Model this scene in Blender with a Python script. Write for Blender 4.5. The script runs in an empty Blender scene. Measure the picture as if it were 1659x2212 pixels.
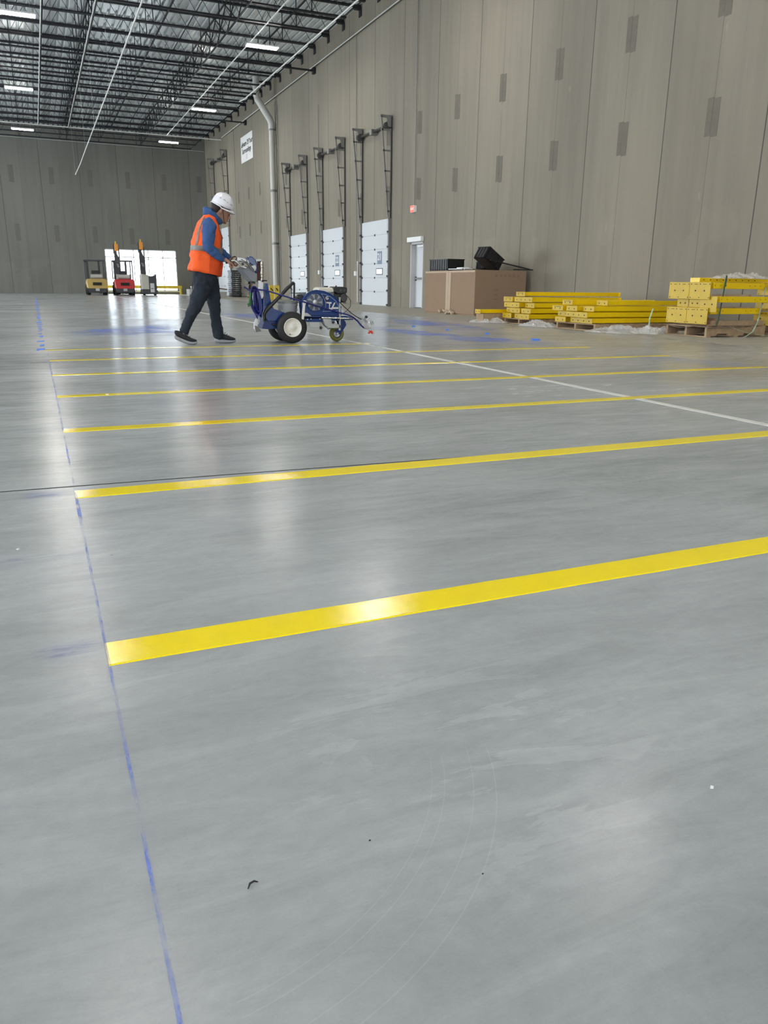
import bpy, math, random
from mathutils import Vector, Matrix, noise as mnoise
random.seed(7)
S = bpy.context.scene
COL = S.collection

# ------------------------------------------------------------------ camera
CAMH = 0.75
FPX = 1653.74
M = Matrix(((0.91615, 0.10402, -0.3871), (-0.4007, 0.26314, -0.87761), (0.01058, 0.95913, 0.28276)))
cd = bpy.data.cameras.new('camera')
cam = bpy.data.objects.new('camera', cd); COL.objects.link(cam)
mw = M.normalized().to_4x4(); mw.translation = (0, 0, CAMH); cam.matrix_world = mw
cd.sensor_fit = 'VERTICAL'; cd.sensor_height = 36; cd.sensor_width = 27; cd.lens = FPX / 2212 * 36
cd.clip_start = 0.02; cd.clip_end = 400
S.camera = cam
# ------------------------------------------------------------------ world, lamps, exposure
S.view_settings.view_transform = 'Standard'; S.view_settings.look = 'None'
S.view_settings.exposure = 0.02; S.view_settings.gamma = 1.0
LAMP = 132.0         # emission of the ceiling fixtures
LAMPCOL = (1.0, 0.965, 0.91, 1)
SKY = 8.5
w = bpy.data.worlds.new('world'); S.world = w; w.use_nodes = True
bg = w.node_tree.nodes['Background']; bg.inputs[0].default_value = (0.80, 0.90, 1.0, 1); bg.inputs[1].default_value = SKY
pl = bpy.data.lights.new('daylight_through_glazing', 'AREA'); pl.shape = 'RECTANGLE'; pl.size = 5.2; pl.size_y = 3.0
plo = bpy.data.objects.new('daylight_through_glazing', pl); COL.objects.link(plo)
plo.location = (7.49, 62.75, 1.7); plo.rotation_euler = (math.radians(-90), 0, 0)
pl.cycles.is_portal = True
def day(name, loc, rot, sx, sy, W, col):
    l = bpy.data.lights.new(name, 'AREA'); l.shape = 'RECTANGLE'; l.size = sx; l.size_y = sy; l.energy = W; l.color = col
    o = bpy.data.objects.new(name, l); COL.objects.link(o); o.location = loc; o.rotation_euler = rot; return o
# daylight of dock doors opposite; near-left and rear area lights are added fill
day('daylight_left_docks', (-25.6, 46, 3.0), (0, math.radians(-90), 0), 5, 26, 8500, (0.86, 0.95, 1.0))
day('added_fill_near_left', (-25.6, 4, 4.0), (0, math.radians(-90), 0), 6, 34, 5500, (0.88, 0.94, 1.0))
day('added_fill_rear', (-6, -17.6, 4.5), (math.radians(90), 0, 0), 34, 6, 2600, (0.92, 0.96, 1.0))
try:
    S.cycles.max_bounces = 8; S.cycles.diffuse_bounces = 5; S.cycles.glossy_bounces = 4
    S.cycles.transparent_max_bounces = 12; S.cycles.use_denoising = True; S.cycles.sample_clamp_indirect = 8
    S.cycles.caustics_reflective = False; S.cycles.caustics_refractive = False
except Exception: pass

def ray(x, y): return M @ Vector(((x - 829.5) / FPX, -(y - 1106.0) / FPX, -1.0))
O = Vector((0, 0, CAMH))
def FL(x, y, z=0.0): r = ray(x, y); return O + r * ((z - CAMH) / r.z)
def AX(x, y, X): r = ray(x, y); return O + r * (X / r.x)
def AY(x, y, Y): r = ray(x, y); return O + r * (Y / r.y)

# ------------------------------------------------------------------ materials
MATS = {}
def mat(name, col, rough=0.6, metal=0.0, emit=None, strength=0.0, alpha=1.0, bump=0.0, bscale=40.0, var=0.0, vscale=3.0, trans=0.0, coat=0.0, spec=0.5, sss=0.0):
    if name in MATS: return MATS[name]
    m = bpy.data.materials.new(name); m.use_nodes = True; MATS[name] = m
    nt = m.node_tree; b = nt.nodes['Principled BSDF']
    c = (*col, 1) if len(col) == 3 else col
    b.inputs['Base Color'].default_value = c
    b.inputs['Roughness'].default_value = rough; b.inputs['Metallic'].default_value = metal
    b.inputs['Specular IOR Level'].default_value = spec
    if coat: b.inputs['Coat Weight'].default_value = coat
    if trans: b.inputs['Transmission Weight'].default_value = trans
    if alpha < 1: b.inputs['Alpha'].default_value = alpha
    if sss: b.inputs['Subsurface Weight'].default_value = sss; b.inputs['Subsurface Scale'].default_value = 0.01
    if emit: b.inputs['Emission Color'].default_value = (*emit[:3], 1); b.inputs['Emission Strength'].default_value = strength
    tc = nt.nodes.new('ShaderNodeTexCoord')
    if var or bump:
        n = nt.nodes.new('ShaderNodeTexNoise'); n.inputs['Scale'].default_value = vscale; n.inputs['Detail'].default_value = 6
        nt.links.new(tc.outputs['Object'], n.inputs['Vector'])
    if var:
        mx = nt.nodes.new('ShaderNodeMix'); mx.data_type = 'RGBA'
        mx.inputs[6].default_value = tuple(max(0, v * (1 - var)) for v in c[:3]) + (1,)
        mx.inputs[7].default_value = tuple(min(1, v * (1 + var)) for v in c[:3]) + (1,)
        nt.links.new(n.outputs['Fac'], mx.inputs[0]); nt.links.new(mx.outputs[2], b.inputs['Base Color'])
    if bump:
        n2 = nt.nodes.new('ShaderNodeTexNoise'); n2.inputs['Scale'].default_value = bscale; n2.inputs['Detail'].default_value = 4
        nt.links.new(tc.outputs['Object'], n2.inputs['Vector'])
        bp = nt.nodes.new('ShaderNodeBump'); bp.inputs['Strength'].default_value = bump; bp.inputs['Distance'].default_value = 0.01
        nt.links.new(n2.outputs['Fac'], bp.inputs['Height']); nt.links.new(bp.outputs['Normal'], b.inputs['Normal'])
    return m

class G:
    """small node-graph helper"""
    def __init__(s, m): s.nt = m.node_tree; s.b = s.nt.nodes['Principled BSDF']
    def n(s, t, **k):
        nd = s.nt.nodes.new('ShaderNode' + t)
        for a, v in k.items(): setattr(nd, a, v)
        return nd
    def put(s, sock, v):
        if isinstance(v, (int, float, tuple)): sock.default_value = v
        else: s.nt.links.new(v, sock)
    def math(s, op, a, b=0.0, c=None, clamp=False):
        nd = s.n('Math', operation=op, use_clamp=clamp); s.put(nd.inputs[0], a); s.put(nd.inputs[1], b)
        if c is not None: s.put(nd.inputs[2], c)
        return nd.outputs[0]
    def mix(s, f, a, b):
        nd = s.n('Mix', data_type='RGBA'); s.put(nd.inputs[0], f); s.put(nd.inputs[6], a); s.put(nd.inputs[7], b); return nd.outputs[2]
    def noise(s, vec, scale, detail=5, rough=0.55, sc=None, dist=0.0):
        if sc is not None:
            mp = s.n('Mapping'); s.put(mp.inputs['Vector'], vec); mp.inputs['Scale'].default_value = sc; vec = mp.outputs[0]
        nd = s.n('TexNoise'); s.put(nd.inputs['Vector'], vec); nd.inputs['Scale'].default_value = scale
        nd.inputs['Detail'].default_value = detail; nd.inputs['Roughness'].default_value = rough; nd.inputs['Distortion'].default_value = dist
        return nd.outputs['Fac']
    def ramp(s, v, lo, hi):
        nd = s.n('MapRange', clamp=True); s.put(nd.inputs[0], v); nd.inputs[1].default_value = lo; nd.inputs[2].default_value = hi
        return nd.outputs[0]
    def bump(s, h, strength=0.2, dist=0.01):
        nd = s.n('Bump'); nd.inputs['Strength'].default_value = strength; nd.inputs['Distance'].default_value = dist; s.put(nd.inputs['Height'], h); return nd.outputs[0]

def concrete_wall(name, axis, phase, base, pitch=1.319):
    m = bpy.data.materials.new(name); m.use_nodes = True; MATS[name] = m; g = G(m)
    geo = g.n('NewGeometry'); pos = geo.outputs['Position']
    sep = g.n('SeparateXYZ'); g.put(sep.inputs[0], pos); u = sep.outputs[axis]; z = sep.outputs[2]
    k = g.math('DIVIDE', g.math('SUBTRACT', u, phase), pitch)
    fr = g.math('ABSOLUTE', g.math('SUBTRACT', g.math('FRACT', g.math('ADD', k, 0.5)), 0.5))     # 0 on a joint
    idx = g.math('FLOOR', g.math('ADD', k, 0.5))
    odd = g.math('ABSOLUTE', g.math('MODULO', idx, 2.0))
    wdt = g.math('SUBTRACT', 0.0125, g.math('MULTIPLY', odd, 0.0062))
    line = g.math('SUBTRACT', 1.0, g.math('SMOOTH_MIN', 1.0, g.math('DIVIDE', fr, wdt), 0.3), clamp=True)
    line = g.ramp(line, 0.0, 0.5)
    panel = g.n('TexWhiteNoise', noise_dimensions='1D'); g.put(panel.inputs['W'], g.math('FLOOR', k))
    sc1 = (0.9, 0.9, 0.28); sc2 = (3.5, 3.5, 0.22)
    big = g.noise(pos, 0.42, 4, 0.5, sc1, 0.4); streak = g.noise(pos, 1.0, 6, 0.6, sc2); fine = g.noise(pos, 9.0, 6, 0.7)
    v = g.math('ADD', g.math('MULTIPLY', g.math('SUBTRACT', big, 0.5), 0.85), g.math('MULTIPLY', g.math('SUBTRACT', streak, 0.5), 0.50))
    v = g.math('ADD', v, g.math('MULTIPLY', g.math('SUBTRACT', fine, 0.5), 0.16))
    v = g.math('ADD', v, g.math('MULTIPLY', g.math('SUBTRACT', panel.outputs['Value'], 0.5), 0.10))
    # pale rubbed patch with its own edges low on the wall, plus small plaster spots
    pz = g.noise(pos, 0.5, 3, 0.5, (1, 1, 0.8)); patch = g.math('MULTIPLY', g.ramp(pz, 0.545, 0.56), g.math('SUBTRACT', 1.0, g.ramp(z, 2.2, 2.5)))
    v = g.math('ADD', v, g.math('MULTIPLY', patch, 0.10))
    sp = g.noise(pos, 2.6, 2, 0.5, (1, 1, 0.45)); v = g.math('ADD', v, g.math('MULTIPLY', g.ramp(sp, 0.74, 0.78), 0.28))
    f = g.math('ADD', v, 0.5, clamp=True)
    dark = tuple(c * 0.66 for c in base) + (1,); lite = tuple(c * 1.34 for c in base) + (1,)
    col = g.mix(f, dark, lite)
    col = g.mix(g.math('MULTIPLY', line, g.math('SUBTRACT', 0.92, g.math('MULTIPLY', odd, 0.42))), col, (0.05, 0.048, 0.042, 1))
    g.put(g.b.inputs['Base Color'], col); g.b.inputs['Roughness'].default_value = 0.72; g.b.inputs['Specular IOR Level'].default_value = 0.35
    h = g.math('SUBTRACT', g.math('MULTIPLY', fine, 0.35), g.math('MULTIPLY', line, 1.5))
    g.put(g.b.inputs['Normal'], g.bump(h, 0.35, 0.012))
    return m

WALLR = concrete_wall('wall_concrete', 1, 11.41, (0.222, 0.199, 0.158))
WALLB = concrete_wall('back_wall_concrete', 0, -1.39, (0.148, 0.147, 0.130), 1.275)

def floor_material():
    m = bpy.data.materials.new('polished_concrete'); m.use_nodes = True; g = G(m)
    geo = g.n('NewGeometry'); pos = geo.outputs['Position']
    sep = g.n('SeparateXYZ'); g.put(sep.inputs[0], pos); X = sep.outputs[0]; Y = sep.outputs[1]
    big = g.noise(pos, 0.55, 5, 0.55, (0.7, 1.2, 1), 0.5); mid = g.noise(pos, 2.2, 7, 0.6, (0.55, 1.5, 1), 0.6)
    fine = g.noise(pos, 30.0, 8, 0.72); tiny = g.noise(pos, 230.0, 3, 0.6)
    rot = g.n('Mapping'); g.put(rot.inputs['Vector'], pos); rot.inputs['Rotation'].default_value = (0, 0, 0.35); rot.inputs['Scale'].default_value = (1.6, 7.0, 1)
    trow = g.noise(rot.outputs[0], 1.6, 9, 0.68, None, 1.2)
    # pale smears with ragged edges (trowel burns)
    sm = g.n('Mapping'); g.put(sm.inputs['Vector'], pos); sm.inputs['Rotation'].default_value = (0, 0, -0.45); sm.inputs['Scale'].default_value = (1.2, 4.2, 1)
    smear = g.noise(sm.outputs[0], 2.3, 8, 0.62, None, 0.7); reg = g.noise(pos, 0.9, 2, 0.5)
    dx_ = g.math('SUBTRACT', X, 0.60); dy_ = g.math('SUBTRACT', Y, 0.98)
    dd_ = g.math('SQRT', g.math('ADD', g.math('MULTIPLY', dx_, dx_), g.math('MULTIPLY', dy_, dy_)))
    near = g.math('SUBTRACT', 1.0, g.ramp(dd_, 0.15, 0.48)); near = g.math('MULTIPLY', near, g.ramp(smear, 0.54, 0.565))
    smear = g.math('MAXIMUM', near, g.math('MULTIPLY', g.math('MULTIPLY', g.ramp(smear, 0.575, 0.60), g.ramp(reg, 0.50, 0.60)), 0.35))
    v = g.math('MULTIPLY', g.math('SUBTRACT', big, 0.5), 0.55)
    v = g.math('ADD', v, g.math('MULTIPLY', g.math('SUBTRACT', mid, 0.5), 0.46))
    v = g.math('ADD', v, g.math('MULTIPLY', g.math('SUBTRACT', trow, 0.5), 0.44))
    v = g.math('ADD', v, g.math('MULTIPLY', g.math('SUBTRACT', fine, 0.5), 0.22))
    v = g.math('ADD', v, g.math('MULTIPLY', g.math('SUBTRACT', tiny, 0.5), 0.10))
    v = g.math('ADD', v, g.math('MULTIPLY', smear, 0.11))
    # fine tyre-turn scratches: concentric arcs
    cx = g.math('SUBTRACT', X, 0.05); cy = g.math('SUBTRACT', Y, 1.15)
    rr = g.math('SQRT', g.math('ADD', g.math('MULTIPLY', cx, cx), g.math('MULTIPLY', cy, cy)))
    arcs = None
    for rad, wd in ((0.52, .0012), (0.565, .0012), (0.50, .001), (0.60, .0015)):
        a = g.math('SUBTRACT', 1.0, g.math('DIVIDE', g.math('ABSOLUTE', g.math('SUBTRACT', rr, rad)), wd), clamp=True)
        arcs = a if arcs is None else g.math('ADD', arcs, a)
    msk = g.math('MULTIPLY', g.math('LESS_THAN', Y, 0.98), g.math('GREATER_THAN', X, 0.12))
    v = g.math('ADD', v, g.math('MULTIPLY', g.math('MULTIPLY', arcs, msk), 0.10))
    vor = g.n('TexVoronoi'); g.put(vor.inputs['Vector'], pos); vor.inputs['Scale'].default_value = 7.0
    pit = g.math('SUBTRACT', 1.0, g.ramp(vor.outputs['Distance'], 0.012, 0.035)); sepc = g.n('SeparateColor'); g.put(sepc.inputs[0], vor.outputs['Color'])
    pit = g.math('MULTIPLY', pit, g.math('GREATER_THAN', sepc.outputs[0], 0.72))
    v = g.math('SUBTRACT', v, g.math('MULTIPLY', pit, 0.35))
    f = g.math('ADD', v, 0.5, clamp=True)
    col = g.mix(f, (0.135, 0.145, 0.149, 1), (0.545, 0.565, 0.57, 1))
    # unpolished tan pour strip along the dock wall
    edge = g.math('ADD', X, g.math('MULTIPLY', g.math('SUBTRACT', mid, 0.5), 0.5))
    strip = g.ramp(edge, 9.05, 9.2)
    tan = g.mix(f, (0.26, 0.245, 0.20, 1), (0.44, 0.42, 0.36, 1))
    col = g.mix(strip, col, tan)
    g.put(g.b.inputs['Base Color'], col)
    r = g.math('ADD', 0.222, g.math('MULTIPLY', g.math('SUBTRACT', trow, 0.5), 0.22))
    r = g.math('ADD', r, g.math('MULTIPLY', g.math('SUBTRACT', big, 0.5), 0.16))
    r = g.math('ADD', r, g.math('MULTIPLY', strip, 0.26)); r = g.math('SUBTRACT', r, g.math('MULTIPLY', smear, 0.03))
    g.put(g.b.inputs['Roughness'], g.math('MAXIMUM', r, 0.10)); g.b.inputs['Specular IOR Level'].default_value = 0.13
    h = g.math('ADD', g.math('MULTIPLY', fine, 0.5), g.math('MULTIPLY', mid, 1.0))
    g.put(g.b.inputs['Normal'], g.bump(h, 0.10, 0.004))
    return m
FLOORM = floor_material()

def paint_material():
    m = bpy.data.materials.new('wet_yellow_paint'); m.use_nodes = True; g = G(m)
    geo = g.n('NewGeometry'); pos = geo.outputs['Position']
    n1 = g.noise(pos, 9.0, 3); g.put(g.b.inputs['Base Color'], g.mix(n1, (0.90, 0.69, 0.0, 1), (0.97, 0.77, 0.001, 1)))
    g.b.inputs['Roughness'].default_value = 0.07
    n2 = g.noise(pos, 115.0, 2, 0.5); n3 = g.noise(pos, 420.0, 2, 0.5)
    g.put(g.b.inputs['Normal'], g.bump(g.math('ADD', n2, g.math('MULTIPLY', n3, 0.5)), 0.26, 0.0012))
    return m
PAINT = paint_material()

def chalk(name, col, thr=(0.45, 0.62), scale=28.0, amt=0.9, sc=(1, 1, 1), soft=None):
    m = bpy.data.materials.new(name); m.use_nodes = True; g = G(m)
    geo = g.n('NewGeometry'); pos = geo.outputs['Position']
    a = g.noise(pos, scale, 6, 0.7, sc); b2 = g.noise(pos, 1.7, 3, 0.5)
    f = g.math('MULTIPLY', g.ramp(a, *thr), g.math('MULTIPLY', g.ramp(b2, 0.34, 0.58), amt))
    if soft:
        tc = g.n('TexCoord'); sp = g.n('SeparateXYZ'); g.put(sp.inputs[0], tc.outputs['Generated'])
        for o_ in soft:
            e = g.math('MULTIPLY', sp.outputs[o_], g.math('SUBTRACT', 1.0, sp.outputs[o_])); f = g.math('MULTIPLY', f, g.ramp(e, 0.0, 0.22))
    g.b.inputs['Base Color'].default_value = (*col, 1); g.b.inputs['Roughness'].default_value = 0.7
    g.put(g.b.inputs['Alpha'], f)
    return m

def tube_frame(t):
    t = t.normalized(); ref = Vector((0, 0, 1)) if abs(t.z) < 0.9 else Vector((0, 1, 0))
    a = t.cross(ref).normalized(); b = t.cross(a).normalized(); return a, b

def ordn(n):
    w = ['', 'first', 'second', 'third', 'fourth', 'fifth', 'sixth', 'seventh', 'eighth', 'ninth', 'tenth', 'eleventh', 'twelfth', 'thirteenth', 'fourteenth', 'fifteenth', 'sixteenth', 'seventeenth', 'eighteenth', 'nineteenth']
    return w[n] if n < len(w) else '%d%s' % (n, {1: 'st', 2: 'nd', 3: 'rd'}.get(n % 10, 'th'))
class MB:
    def __init__(s): s.v = []; s.f = []
    def add(s, vs, fs):
        o = len(s.v); s.v += [Vector(v) for v in vs]; s.f += [tuple(i + o for i in f) for f in fs]; return s
    def box(s, a, b):
        x0, x1 = sorted((a[0], b[0])); y0, y1 = sorted((a[1], b[1])); z0, z1 = sorted((a[2], b[2]))
        return s.add([(x0,y0,z0),(x1,y0,z0),(x1,y1,z0),(x0,y1,z0),(x0,y0,z1),(x1,y0,z1),(x1,y1,z1),(x0,y1,z1)],
                     [(0,3,2,1),(4,5,6,7),(0,1,5,4),(1,2,6,5),(2,3,7,6),(3,0,4,7)])
    def obox(s, c, half, R):
        vs = []
        for k in ((-1,-1,-1),(1,-1,-1),(1,1,-1),(-1,1,-1),(-1,-1,1),(1,-1,1),(1,1,1),(-1,1,1)):
            vs.append(Vector(c) + R @ Vector((k[0]*half[0], k[1]*half[1], k[2]*half[2])))
        return s.add(vs, [(0,3,2,1),(4,5,6,7),(0,1,5,4),(1,2,6,5),(2,3,7,6),(3,0,4,7)])
    def bar(s, a, b, w, h=None):
        """square bar from a to b"""
        a = Vector(a); b = Vector(b); h = h or w; t = (b - a); L = t.length; t.normalize()
        ref = Vector((0,0,1)) if abs(t.z) < 0.95 else Vector((0,1,0)); q = t.cross(ref).normalized(); r = q.cross(t)
        R = Matrix((t, q, r)).transposed(); return s.obox((a + b) / 2, (L/2, w/2, h/2), R)
    def tube(s, pts, r, n=10, closed=False):
        pts = [Vector(p) for p in pts]; rr = r if isinstance(r, (list, tuple)) else [r] * len(pts)
        rings = []; a = None
        for i, p in enumerate(pts):
            if closed: t = pts[(i+1) % len(pts)] - pts[i-1]
            else: t = pts[min(i+1, len(pts)-1)] - pts[max(i-1, 0)]
            t.normalize()
            if a is None: a, b = tube_frame(t)
            else:
                a = (a - t * a.dot(t)).normalized(); b = t.cross(a)
            rings.append([p + (a * math.cos(k*2*math.pi/n) + b * math.sin(k*2*math.pi/n)) * rr[i] for k in range(n)])
        vs = [v for R_ in rings for v in R_]; fs = []; m_ = len(pts)
        for i in range(m_ if closed else m_ - 1):
            for k in range(n):
                i2 = (i+1) % m_; fs.append((i*n+k, i*n+(k+1)%n, i2*n+(k+1)%n, i2*n+k))
        if not closed: fs.append(tuple(range(n))[::-1]); fs.append(tuple((m_-1)*n+k for k in range(n)))
        return s.add(vs, fs)
    def limb(s, pts, n=20, side=Vector((0,1,0))):
        """pts: (centre, a in-plane radius, b sideways radius); elliptical loft with rounded caps"""
        P = [(Vector(p[0]), p[1], p[2]) for p in pts]
        t0 = (P[0][0]-P[1][0]).normalized(); t1 = (P[-1][0]-P[-2][0]).normalized()
        def cap(p, t): c, a, b = p; q = min(a, b); return [(c + t*q*0.45, a*0.82, b*0.82), (c + t*q*0.75, a*0.45, b*0.45)]
        c0 = cap(P[0], t0); c1 = cap(P[-1], t1); P = [c0[1], c0[0]] + P + c1
        vs = []; fs = []
        for i, (c, a, b) in enumerate(P):
            t = (P[min(i+1, len(P)-1)][0] - P[max(i-1, 0)][0]).normalized()
            fr = t.cross(side).normalized(); sd = fr.cross(t).normalized()
            for k in range(n):
                th = k*2*math.pi/n; vs.append(c + fr*a*math.cos(th) + sd*b*math.sin(th))
        m_ = len(P)
        for i in range(m_-1):
            for k in range(n): fs.append((i*n+k, i*n+(k+1)%n, (i+1)*n+(k+1)%n, (i+1)*n+k))
        fs.append(tuple(range(n))[::-1]); fs.append(tuple((m_-1)*n+k for k in range(n)))
        return s.add(vs, fs)
    def lathe(s, prof, c, axis, n=32, cap=False):
        """prof: (radius, distance along axis)"""
        c = Vector(c); t = Vector(axis).normalized(); a, b = tube_frame(t); vs = []; fs = []
        for (r, h) in prof:
            for k in range(n):
                th = k*2*math.pi/n; vs.append(c + t*h + (a*math.cos(th)+b*math.sin(th))*r)
        for i in range(len(prof)-1):
            for k in range(n): fs.append((i*n+k, i*n+(k+1)%n, (i+1)*n+(k+1)%n, (i+1)*n+k))
        if cap: fs.append(tuple(range(n))[::-1]); fs.append(tuple((len(prof)-1)*n+k for k in range(n)))
        return s.add(vs, fs)
    def cyl(s, a, b, r, n=20):
        a = Vector(a); b = Vector(b); return s.lathe([(r, 0), (r, (b-a).length)], a, b-a, n, True)
    def prism(s, poly, d):
        """poly: list of 3-D points, extruded by vector d"""
        d = Vector(d); k = len(poly); vs = [Vector(p) for p in poly] + [Vector(p)+d for p in poly]
        return s.add(vs, [tuple(range(k))[::-1], tuple(range(k, 2*k))] + [(i, (i+1)%k, (i+1)%k+k, i+k) for i in range(k)])
    def ball(s, c, r, n=14):
        r = r if isinstance(r, (tuple, list)) else (r, r, r); vs = []; fs = []; m_ = n//2+1
        for i in range(m_+1):
            ph = math.pi*(i+0.001)/(m_+0.002)
            for k in range(n):
                th = 2*math.pi*k/n; vs.append((c[0]+r[0]*math.sin(ph)*math.cos(th), c[1]+r[1]*math.sin(ph)*math.sin(th), c[2]+r[2]*math.cos(ph)))
        for i in range(m_):
            for k in range(n): fs.append((i*n+k, (i+1)*n+k, (i+1)*n+(k+1)%n, i*n+(k+1)%n))
        fs.append(tuple(range(n))); fs.append(tuple(m_*n+k for k in range(n))[::-1])
        return s.add(vs, fs)
    def build(s, name, m, parent=None, smooth=False, bevel=0, origin=None, sub=0, remesh=0, smoothit=0, thick=0, wrinkle=None):
        me = bpy.data.meshes.new(name)
        xs = [v.x for v in s.v]; ys = [v.y for v in s.v]; zs = [v.z for v in s.v]
        og = Vector(origin) if origin is not None else Vector(((min(xs)+max(xs))/2, (min(ys)+max(ys))/2, min(zs)))
        me.from_pydata([tuple(v - og) for v in s.v], [], s.f); me.update()
        import bmesh
        bm = bmesh.new(); bm.from_mesh(me); bmesh.ops.recalc_face_normals(bm, faces=bm.faces); bm.to_mesh(me); bm.free()
        me.materials.append(m)
        o = bpy.data.objects.new(name, me); COL.objects.link(o)
        if parent is not None: o.parent = parent; o.location = og - wpos(parent)
        else: o.location = og
        WP[o.name] = og.copy()
        if smooth:
            for p in me.polygons: p.use_smooth = True
        if thick:
            md = o.modifiers.new('t', 'SOLIDIFY'); md.thickness = thick
        if remesh:
            md = o.modifiers.new('r', 'REMESH'); md.mode = 'VOXEL'; md.voxel_size = remesh; md.use_smooth_shade = True
        if wrinkle:
            tx = bpy.data.textures.new('cloth_folds', 'CLOUDS'); tx.noise_scale = wrinkle[1]; tx.noise_depth = 2
            md = o.modifiers.new('w', 'DISPLACE'); md.texture = tx; md.strength = wrinkle[0]; md.mid_level = 0.5
        if smoothit:
            md = o.modifiers.new('s', 'SMOOTH'); md.iterations = smoothit; md.factor = 0.5
        if bevel:
            md = o.modifiers.new('b', 'BEVEL'); md.width = bevel; md.segments = 2; md.limit_method = 'ANGLE'
        if sub:
            md = o.modifiers.new('u', 'SUBSURF'); md.levels = sub; md.render_levels = sub
        if smooth and not remesh:
            try: me.set_sharp_from_angle(angle=math.radians(40))
            except Exception: pass
        return o
WP = {}
def wpos(o): return WP[o.name]
def empty(name, loc):
    o = bpy.data.objects.new(name, None); COL.objects.link(o); o.location = loc; WP[o.name] = Vector(loc); o.empty_display_size = 0.1; return o
def tag(o, label, cat, group=None, kind=None):
    o['label'] = label; o['category'] = cat
    if group: o['group'] = group
    if kind: o['kind'] = kind
    return o
def thing(name, loc, label, cat, group=None): return tag(empty(name, loc), label, cat, group)
def struct(o, label=None):
    o['kind'] = 'structure'
    if label: o['label'] = label
    return o
def B(): return MB()
def copy_tree(o, off, label=None, parent=None):
    c = o.copy(); COL.objects.link(c)
    if parent is not None: c.parent = parent
    else: c.location = o.location + Vector(off)
    WP[c.name] = WP[o.name] + Vector(off)
    if label: c['label'] = label
    for ch in [q for q in KIDS.get(o.name, [])]: copy_kid(ch, c, off)
    return c
KIDS = {}
def copy_kid(ch, c, off):
    d = ch.copy(); COL.objects.link(d); d.parent = c; WP[d.name] = WP[ch.name] + Vector(off)
    for g_ in ch.children: copy_kid(g_, d, off)
def dup(o, off, label):
    KIDS[o.name] = list(o.children); return copy_tree(o, off, label)
def text(body, size, loc, facing, m, parent=None, name='lettering', bold=0.0, sx=1.0, ext=0.002):
    c = bpy.data.curves.new(name, 'FONT'); c.body = body; c.size = size; c.align_x = 'CENTER'; c.align_y = 'CENTER'; c.extrude = ext; c.offset = bold
    c.materials.append(m); o = bpy.data.objects.new(name, c); COL.objects.link(o)
    R = {'-X': Matrix(((0,0,-1),(-1,0,0),(0,1,0))), '-Y': Matrix(((1,0,0),(0,0,-1),(0,1,0)))}[facing].to_4x4() if isinstance(facing, str) else facing.to_4x4()
    R = R @ Matrix.Diagonal((sx, 1, 1, 1)); p = Vector(loc)
    if parent is not None: p = p - wpos(parent); o.parent = parent
    R.translation = p
    me = bpy.data.meshes.new_from_object(o); bpy.data.objects.remove(o); q = bpy.data.objects.new(name, me); COL.objects.link(q)
    if not me.materials: me.materials.append(m)
    if parent is not None: q.parent = parent
    q.matrix_local = R; WP[q.name] = Vector(loc)
    return q

# common materials
STEEL = mat('dark_painted_steel', (0.014, 0.015, 0.02), 0.5, 0.3)
GALV = mat('galvanised_deck', (0.86, 0.92, 0.96), 0.28, 0.35, bump=0.1, bscale=2.0, var=0.12, vscale=0.8)
TRACK = mat('galvanised_track', (0.24, 0.24, 0.23), 0.5, 0.5)
TRACKD = mat('dark_shaft_steel', (0.07, 0.07, 0.07), 0.45, 0.6)
WHITEP = mat('white_pipe_paint', (0.72, 0.73, 0.70), 0.4)
DOORW = mat('white_door_skin', (0.62, 0.65, 0.68), 0.42, bump=0.03, bscale=120)
DARK = mat('black_plastic', (0.012, 0.012, 0.013), 0.42)
RUB = mat('black_rubber', (0.010, 0.010, 0.011), 0.62, bump=0.1, bscale=60)
CHROME = mat('bright_steel', (0.62, 0.61, 0.58), 0.22, 1.0)
ZINC = mat('zinc_steel', (0.42, 0.43, 0.43), 0.38, 0.8)
BLUE = mat('blue_enamel', (0.002, 0.034, 0.17), 0.22, coat=0.4)
HOSE = mat('dark_blue_hose', (0.006, 0.008, 0.13), 0.3)
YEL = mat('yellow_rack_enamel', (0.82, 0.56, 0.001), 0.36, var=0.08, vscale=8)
YEL_SHADE = mat('yellow_rack_shaded', (0.52, 0.345, 0.004), 0.45, var=0.14, vscale=10)  # rack yellow darkened, shade painted into the left-facing end plates
WOOD = mat('pallet_wood', (0.36, 0.25, 0.15), 0.8, var=0.35, vscale=14, bump=0.3, bscale=60)
CARD = mat('brown_cardboard', (0.27, 0.182, 0.118), 0.85, var=0.08, vscale=2.0, bump=0.05, bscale=20)
WHITE = mat('matte_white', (0.80, 0.80, 0.80), 0.5)
HOLE = mat('dark_bolt_hole', (0.012, 0.01, 0.008), 0.8)

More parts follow.
